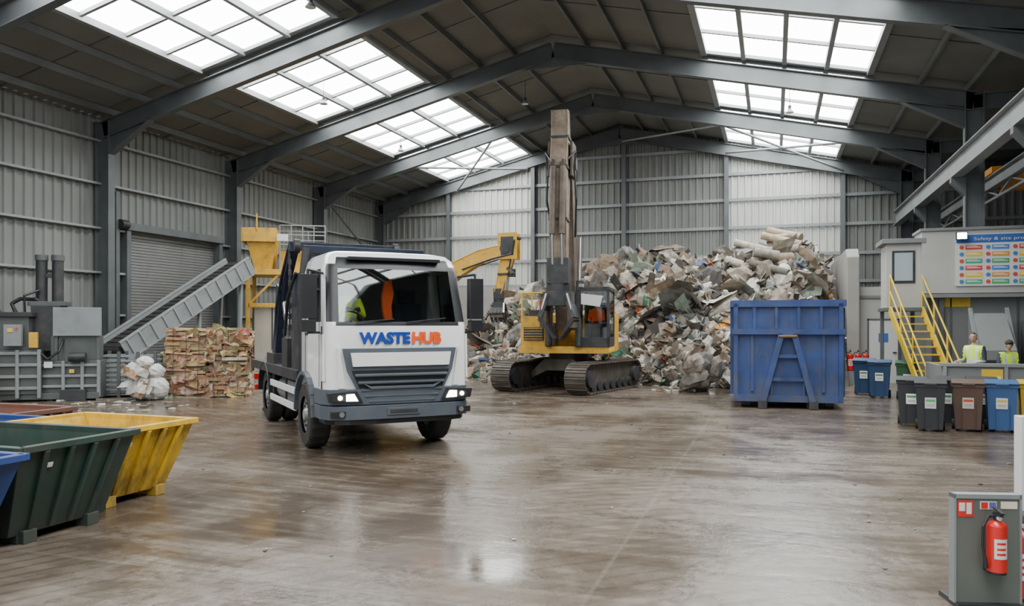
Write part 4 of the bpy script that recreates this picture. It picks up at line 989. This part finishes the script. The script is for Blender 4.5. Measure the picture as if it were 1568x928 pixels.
# ------------------------------------------------------------------ conveyor + picking platform
cv = MB('inclined_conveyor')
p0, p1 = Vector((-18.8, 18.4, 1.3)), Vector((-17.7, 22.9, 4.15)); dd = (p1 - p0).normalized(); sd = dd.cross(Vector((0, 0, 1))).normalized(); up = sd.cross(dd)
cv.beam(p0, p1, 1.1, .06, m_rub); cv.beam(p0 - up * .22, p1 - up * .22, 1.0, .04, m_dark)
for sg in (-1, 1):
    o = sd * sg * .6
    cv.beam(p0 + o - up * .12, p1 + o - up * .12, .07, .55, m_ball); cv.beam(p0 + o + up * .18, p1 + o + up * .18, .1, .06, m_steel_l); cv.beam(p0 + o - up * .41, p1 + o - up * .41, .12, .05, m_ball)
    for k in range(12):
        q = p0 + (p1 - p0) * (k + .5) / 12 + o * 1.08; cv.beam(q - up * .38, q + up * .16, .05, .05, m_steel_l)
for k in range(22):
    q = p0 + (p1 - p0) * k / 22 + up * .04; cv.beam(q - sd * .5, q + sd * .5, .02, .03, m_rub)
for t_ in (0, 1): q = p0 + (p1 - p0) * t_ - up * .1; cv.cyl(q - sd * .5, q + sd * .5, .14, m_dark)
for t_ in (.12, .55, .9):
    q = p0 + (p1 - p0) * t_
    for sg in (-1, 1): cv.beam(q + sd * sg * .5 - up * .3, Vector((q.x, q.y, 0)) + sd * sg * .55, .1, .1, m_ball)
    cv.beam(Vector((q.x, q.y, q.z * .45)) - sd * .52, Vector((q.x, q.y, q.z * .45)) + sd * .52, .08, .08, m_ball)
cv.build(bevel=.006)
pl = MB('sorting_platform')
for x in (-1.3, 1.3):
    for y in (-.9, .9): pl.beam((x, y, 0), (x, y, 3.9), .14, .14, m_yel)
PZ = .4
pl.bb(-1.4, 1.4, -1.0, 1.0, 3.4 + PZ, 3.6 + PZ, m_yel); pl.bb(-1.15, .75, -.8, .8, .0, 2.6, m_tan)
pl.beam((-1.3, -.92, 2.7), (1.3, -.92, 2.7), .1, .14, m_yel); pl.beam((-1.3, -.9, 2.7), (-.2, -.9, 3.45 + PZ), .08, .08, m_yel); pl.beam((1.3, -.9, 2.7), (.4, -.9, 3.45 + PZ), .08, .08, m_yel)
for x in (-1.15, -.5, .1, .72): pl.bb(x, x + .05, -.83, -.79, 0, 2.6, m_dark)
pl.add([(-1.5, -.9, 5.05 + PZ), (-.3, -.9, 5.05 + PZ), (-.3, .7, 5.05 + PZ), (-1.5, .7, 5.05 + PZ), (-1.1, -.6, 3.6 + PZ), (-.5, -.6, 3.6 + PZ), (-.5, .5, 3.6 + PZ), (-1.1, .5, 3.6 + PZ)],
       [(0, 1, 5, 4), (1, 2, 6, 5), (2, 3, 7, 6), (3, 0, 4, 7)], m_yel)
pl.bb(-1.5, -.3, -.93, -.87, 4.6 + PZ, 5.1 + PZ, m_yel); pl.bb(-1.55, -1.45, -.9, .7, 4.6 + PZ, 5.1 + PZ, m_yel)
pl.bb(-.2, .9, -.7, .6, 3.6 + PZ, 4.3 + PZ, m_yel); pl.prism([(-.2, 4.3 + PZ), (.9, 4.3 + PZ), (1.35, 3.6 + PZ), (1.35, 3.3 + PZ), (.9, 3.6 + PZ)], 'y', -.7, .6, m_yel)
for z in (4.5 + PZ, 4.85 + PZ, 5.2 + PZ):
    pl.tube([(-.2, -.95, z), (1.4, -.95, z), (1.4, .95, z), (-1.4, .95, z)], .022, m_steel_l)
for x in (-.2, .2, .6, 1.0, 1.4): pl.cyl((x, -.95, 3.6 + PZ), (x, -.95, 5.2 + PZ), .022, m_steel_l, n=8)
for x in (-1.4, -.7, 0, .7): pl.cyl((x, .95, 3.6 + PZ), (x, .95, 5.2 + PZ), .022, m_steel_l, n=8)
pl.cyl((-1.0, -.95, 5.0 + PZ), (-1.0, -.95, 5.6 + PZ), .03, m_yel); pl.box((-.1, -.97, 4.75 + PZ), (.4, .02, .25), m_white)
pl.build((-17.3, 25.2, 0), radians(30), bevel=.008)
gp = MB('aggregate_heap'); vs = []; n = 28; rr = 1.7
for i in range(n + 1):
    for j in range(n + 1):
        x, y = (i / n - .5) * 2 * rr, (j / n - .5) * 2 * rr; d = sqrt(x * x + y * y) / rr
        vs.append((x, y, max(-.02, 1.9 * (1 - d) + noise.noise(Vector((x * 1.5, y * 1.5, 1))) * .25 + U(-.04, .04)) if d < 1 else -.02))
gp.add(vs, [(i * (n + 1) + j, (i + 1) * (n + 1) + j, (i + 1) * (n + 1) + j + 1, i * (n + 1) + j + 1) for i in range(n) for j in range(n)], m_gravel, True)
gp.build((-14.6, 21.7, 0), recalc=False)

# ------------------------------------------------------------------ office, sign, stair
of = MB('office_cabin')
OX0, OX1, OY = 3.85, 12.5, 24.0
of.bb(OX0, OX1, OY, OY + 1.2, 2.85, 4.55, m_off); of.bb(OX0 - .05, OX1, OY - .05, OY + 1.25, 4.55, 4.63, m_offg)
of.bb(OX0 + .3, OX1, OY + .35, OY + 1.1, 0, 2.85, m_offg)
for x in (4.6, 6.2, 7.8): of.bb(x, x + .05, OY + .32, OY + .36, 0, 2.85, m_steel)
for x in (4.3, 6.9): of.bb(x, x + .12, OY + .1, OY + .22, 0, 2.85, m_steel)
of.box((4.75, OY + .33, 2.62), (.7, .02, .28), m_yel2)
of.box((5.9, OY - .02, 2.78), (4, .1, .1), m_offg)
of.bb(2.98, 3.85, OY + .1, OY + 1.3, 2.45, 4.25, m_off); of.bb(2.85, 3.95, OY - .02, OY + 1.4, 4.25, 4.38, m_offg)
of.bb(3.12, 3.7, OY + .07, OY + .1, 3.15, 4.05, m_dark); of.bb(3.18, 3.64, OY + .05, OY + .08, 3.21, 3.99, M('booth_glass', (.35, .42, .45), .08, 0, .05))
of.bb(2.9, 3.9, OY - .05, OY + 1.3, 2.37, 2.47, m_steel)
for x in (3.0, 3.8): of.beam((x, OY + 1.2, 0), (x, OY + 1.2, 2.4), .1, .1, m_steel)
of.build(bevel=.008)
sg_ = empty('safety_sign', (5.98, OY - .02, 3.72))
sb = MB('board'); sb.bb(-1.32, 1.32, -.03, 0, -.68, .72, m_white); sb.bb(-1.30, 1.30, -.036, -.03, .48, .70, m_paint, col=(.03, .12, .42))
SC = [(.65, .06, .05), (.05, .38, .14), (.85, .55, .03), (.06, .2, .55), (.05, .40, .2), (.7, .3, .05)]
for c in range(4):
    for r_ in range(6):
        x = -1.22 + c * .63; z = .36 - r_ * .185; col = SC[(r_ * 2 + c * 3) % 6] if c < 3 else (.2, .3, .5)
        sb.bb(x + .14, x + .54, -.037, -.03, z - .06, z + .06, m_paint, col=col); sb.cyl((x + .05, -.03, z), (x + .05, -.04, z), .055, m_paint, n=14, col=(.05, .2, .5) if (r_ + c) % 2 else (.6, .08, .05))
        sb.bb(x + .17, x + .5, -.039, -.037, z - .008, z + .008, m_paint, col=(.9, .9, .9)); sb.bb(x + .17, x + .42, -.039, -.037, z + .025, z + .035, m_paint, col=(.9, .9, .9))
sb.build(parent=sg_)
text('sign_heading', 'Safety & site procedures list', .14, m_white, sg_, (.12, -.042, .545), width=2.0, height=.11, extrude=.002, bold=.0)
fld = MB('flood_light'); fld.box((0, 0, 0), (.26, .12, .2), m_dark); fld.box((0, -.065, 0), (.22, .01, .16), m_lamp2); fld.box((0, .08, .0), (.05, .16, .05), m_dark); fld.build((4.78, OY - .19, 4.38))
st = MB('access_stair')
tX, tY, tZ = 3.45, OY - .05, 2.42; bX, bY = 3.95, 21.55; ns = 12
dx, dy = (bX - tX) / ns, (bY - tY) / ns; wdt = .42; sdv = Vector((-dy, dx, 0)).normalized(); sdv = sdv if sdv.x > 0 else -sdv
for k in range(ns):
    c = Vector((tX + dx * (k + .5), tY + dy * (k + .5), tZ * (1 - (k + 1) / ns)))
    if c.z > .02: st.beam(c - sdv * wdt, c + sdv * wdt, .22, .035, m_yel2)
for sg in (-1, 1):
    o = sdv * sg * wdt
    st.beam(Vector((tX, tY, tZ)) + o, Vector((bX, bY, .0)) + o, .05, .2, m_yel2)
    for hgt in (.5, .95): st.tube([Vector((tX, tY + .0, tZ + hgt)) + o, Vector((bX, bY, hgt)) + o], .024, m_yel2)
    for f in (0, .33, .66, 1.): q = Vector((tX, tY, tZ)).lerp(Vector((bX, bY, 0)), f) + o; st.cyl(q, q + Vector((0, 0, .95)), .024, m_yel2, n=8)
st.build()
w = MB('wall_partition'); w.bb(2.78, 4.1, 29.6, 29.75, 0, 3.3, m_off); w.bb(2.78, 4.1, 29.55, 29.6, 2.9, 3.0, m_offg); w.bb(4.1, XA, 29.6, 29.75, 0, 2.9, m_offg); w.build()
d = MB('door_2'); d.bb(3.1, 4.0, 29.50, 29.54, 0, 2.15, m_white); d.bb(3.05, 3.1, 29.48, 29.54, 0, 2.2, m_steel); d.bb(4.0, 4.05, 29.48, 29.54, 0, 2.2, m_steel); d.bb(3.05, 4.05, 29.48, 29.54, 2.15, 2.2, m_steel)
d.box((3.55, 29.49, 1.55), (.3, .01, .3), m_paint, col=(.04, .15, .5)); d.box((3.9, 29.47, 1.05), (.12, .04, .03), m_dark); d.build()

def extinguisher(loc, s=1., rz=0, parent=None, name='fire_extinguisher'):
    e = MB(name)
    e.cyl((0, 0, .02), (0, 0, .38), .075, m_red, n=24); e.ball((0, 0, .38), (.075, .075, .05), m_red, 24, 8); e.cyl((0, 0, 0), (0, 0, .03), .07, m_blk, n=24)
    e.cyl((0, 0, .42), (0, 0, .47), .022, m_dark); e.box((0, -.02, .48), (.03, .11, .02), m_dark); e.box((0, -.03, .51), (.028, .13, .012), m_dark, r=(.2, 0, 0)); e.cyl((.0, -.03, .45), (0, -.045, .45), .018, m_white, n=12)
    e.tube([(0, .0, .46), (-.07, -.01, .46), (-.115, -.02, .38), (-.12, -.02, .22), (-.105, -.03, .12)], .011, m_blk); e.cyl((-.105, -.03, .14), (-.10, -.03, .05), .012, m_blk, .02, n=10)
    vs = []
    for zz in (.13, .29):
        for k in range(7): a = -pi / 2 - .7 + 1.4 * k / 6; vs.append((.0765 * cos(a), .0765 * sin(a), zz))
    e.add(vs, [(k, k + 1, 8 + k, 7 + k) for k in range(6)], m_white)
    for zz in (.16, .20, .245):
        vs = []
        for z2 in (zz, zz + .018):
            for k in range(5): a = -pi / 2 - .45 + .9 * k / 4; vs.append((.0775 * cos(a), .0775 * sin(a), z2))
        e.add(vs, [(k, k + 1, 6 + k, 5 + k) for k in range(4)], m_red)
    e.v = [(a * s, b_ * s, c * s) for a, b_, c in e.v]
    return e.build(loc, rz, parent)
es = MB('extinguisher_stand'); es.bb(2.3, 3.05, 28.35, 28.6, 0, .45, m_offg); es.build()
for x in (2.42, 2.66, 2.9): extinguisher((x, 28.47, .45), 1.35)

# fire point (front right)
fp = empty('fire_point_stand', (1.43, 6.32, 0), radians(14))
f = MB('stand'); f.bb(-.225, .225, 0, .06, .03, .79, m_board); f.bb(-.23, .23, -.01, .07, .77, .80, m_steel_l); f.bb(-.23, -.215, -.01, .07, .03, .8, m_steel_l); f.bb(.215, .23, -.01, .07, .03, .8, m_steel_l)
f.bb(-.22, .22, -.05, .25, 0, .035, m_dark)
f.bb(-.205, -.10, -.006, 0, .64, .755, m_red); f.bb(-.195, -.155, -.008, -.006, .68, .74, m_white); f.bb(-.145, -.11, -.008, -.006, .66, .74, m_white)
f.bb(-.05, .06, -.006, 0, .695, .75, m_white); f.bb(-.045, .0, -.008, -.006, .70, .745, m_red); f.bb(.01, .055, -.008, -.006, .70, .745, m_paint, col=(.1, .1, .35)); f.bb(.09, .2, -.006, 0, .70, .75, m_paint, col=(.7, .65, .5))
f.bb(-.03, .09, -.03, 0, .27, .30, m_dark); f.build(parent=fp)
extinguisher((.02, -.085, .27), .86, 0, fp, 'extinguisher')
po = MB('bollard_post'); po.bb(-.05, .05, -.05, .05, 0, 1.30, m_white); po.bb(-.08, .08, -.08, .08, 0, .03, m_steel_l); po.build((1.82, 6.95, 0), radians(14), bevel=.006)
extinguisher((1.725, 6.60, 0), 1.2)

# ------------------------------------------------------------------ wheelie bins
def bin_(loc, rz, col, lbl=(.9, .9, .85), s=.93, tag=None):
    m = bpy.data.materials.get('bin_' + str(col)) or M('bin_' + str(col), col, .45, 0, .06, 3, dirt=.15)
    b_ = MB('wheelie_bin'); w0, w1, d0, d1, h = .22, .27, .24, .34, .95
    vs = [(-w0, -d0, .05), (w0, -d0, .05), (w0, d0, .05), (-w0, d0, .05), (-w1, -d1 + .02, h), (w1, -d1 + .02, h), (w1, d1, h), (-w1, d1, h)]
    b_.add(vs, [(0, 3, 2, 1), (4, 5, 6, 7), (0, 1, 5, 4), (1, 2, 6, 5), (2, 3, 7, 6), (3, 0, 4, 7)], m)
    b_.bb(-w1 - .02, w1 + .02, -d1 - .0, d1 + .02, h - .05, h, m)
    b_.prism([(-d1 - .02, h), (d1 + .02, h), (d1 + .02, h + .05), (.1, h + .09), (-d1 - .04, h + .03)], 'x', -w1 - .02, w1 + .02, m)
    b_.box((0, -d1 - .03, h + .015), (.22, .04, .03), m); b_.cyl((-w1 + .02, d1 + .07, h - .0), (w1 - .02, d1 + .07, h), .018, m, n=10)
    for sg in (-1, 1):
        b_.cyl((sg * .20, d0 + .02, .1), (sg * .27, d0 + .02, .1), .1, m_rub, n=20); b_.box((sg * (w1 - .03), d1 + .03, h - .02), (.03, .1, .06), m)
        b_.box((sg * .12, -.275, .32), (.02, .03, .5), m, r=(.09, 0, 0))
    b_.cyl((-.25, d0 + .02, .1), (.25, d0 + .02, .1), .012, m_dark, n=8)
    b_.box((0, -.303, .58), (.20, .006, .22), m_paint, r=(.09, 0, 0), col=lbl)
    b_.box((0, -.310, .63), (.17, .004, .05), m_paint, r=(.09, 0, 0), col=tag or (.1, .3, .15)); b_.box((0, -.304, .55), (.14, .004, .015), m_paint, r=(.09, 0, 0), col=(.3, .3, .3)); b_.box((0, -.301, .52), (.14, .004, .012), m_paint, r=(.09, 0, 0), col=(.3, .3, .3))
    b_.v = [(x * s, y * s, z * s) for x, y, z in b_.v]
    return b_.build(loc, rz, bevel=.008)
K = (.025, .028, .031); rzb = radians(-9)
bin_((2.60, 17.35, 0), rzb, K); bin_((2.80, 16.55, 0), rzb, K, (.6, .6, .6), tag=(.1, .4, .15))
bin_((3.46, 16.75, 0), rzb, (.09, .052, .037), (.6, .5, .42), tag=(.5, .08, .05)); bin_((4.03, 16.85, 0), rzb, (.04, .10, .25), (.7, .7, .66), tag=(.6, .5, .1)); bin_((4.60, 16.95, 0), rzb, (.58, .38, .03))
bin_((3.9, 17.7, 0), rzb, K); bin_((3.27, 17.65, 0), rzb, K)
bin_((3.38, 23.2, 0), rzb, (.03, .10, .05), s=1.0); bin_((2.75, 23.6, 0), rzb, (.022, .06, .15), s=1.0); bin_((2.45, 24.5, 0), rzb, (.022, .06, .14), s=1.0)

BY = -.62
ct = MB('steel_barrier'); ct.bb(3.45, 9.0, 19.6 + BY, 19.7 + BY, 0, 1.12, m_offg); ct.bb(3.4, 9.0, 19.54 + BY, 19.74 + BY, 1.10, 1.17, m_steel_l)
for x in (3.45, 4.6, 5.8, 7.0): ct.bb(x, x + .07, 19.54 + BY, 19.6 + BY, 0, 1.1, m_steel_l)
ct.bb(4.18, 4.58, 19.56 + BY, 19.59 + BY, .70, 1.05, m_yel2); ct.bb(4.22, 4.54, 19.55 + BY, 19.56 + BY, .73, .90, m_white); ct.bb(3.45, 3.55, 19.7 + BY, 21.0, 0, 1.1, m_offg); ct.build(bevel=.006)
ch = MB('sorting_chute')
ch.prism([(23.6, 1.1), (22.5, 1.1), (22.5, 1.35), (23.6, 2.3)], 'x', 5.0, 5.75, m_offg); ch.prism([(23.65, 1.0), (22.6, 1.0), (23.65, 2.45)], 'x', 4.9, 5.0, m_ball); ch.prism([(23.65, 1.0), (22.6, 1.0), (23.65, 2.45)], 'x', 5.75, 5.85, m_ball)
for x in (5.0, 5.75):
    for y in (22.7, 23.5): ch.beam((x, y, 0), (x, y, 1.1), .08, .08, m_steel)
ch.bb(6.1, 7.6, 22.6, 23.6, .0, 2.1, m_bal); ch.bb(6.2, 6.7, 22.56, 22.6, 1.3, 1.9, m_ball); ch.box((6.4, 22.55, 1.0), (.3, .02, .2), m_red)
ch.build(bevel=.008)
person('worker', (4.42, 20.7, 0), radians(-45), 'stand', m_hv, s=1.03, turn=radians(20), arms=[((-.26, -.05, -.20), (-.20, -.30, -.22)), ((.26, -.05, -.20), (.18, -.30, -.25))])
person('worker', (5.05, 20.6, 0), radians(15), 'stand', m_hv, s=.93, turn=radians(-10), cap=m_hair, arms=[((-.26, -.08, -.20), (-.16, -.32, -.18)), ((.26, .0, -.20), (.24, -.2, -.36))], lean=.05)
person('worker', (5.70, 20.5, 0), radians(40), 'stand', m_hv, s=.98, turn=0)

# ------------------------------------------------------------------ world, camera
wd = bpy.data.worlds.new('World'); bpy.context.scene.world = wd; wd.use_nodes = True
bgn = wd.node_tree.nodes['Background']; bgn.inputs[0].default_value = (.88, .94, 1, 1); bgn.inputs[1].default_value = 1.5
cd = bpy.data.cameras.new('cam'); cam = bpy.data.objects.new('camera', cd); bpy.context.collection.objects.link(cam)
cam.location = (0, 0, 2.0); cam.rotation_euler = (pi / 2, 0, radians(18.49)); cd.sensor_width = 36; cd.lens = 27.55; cd.shift_y = .021; cd.clip_end = 200
bpy.context.scene.camera = cam
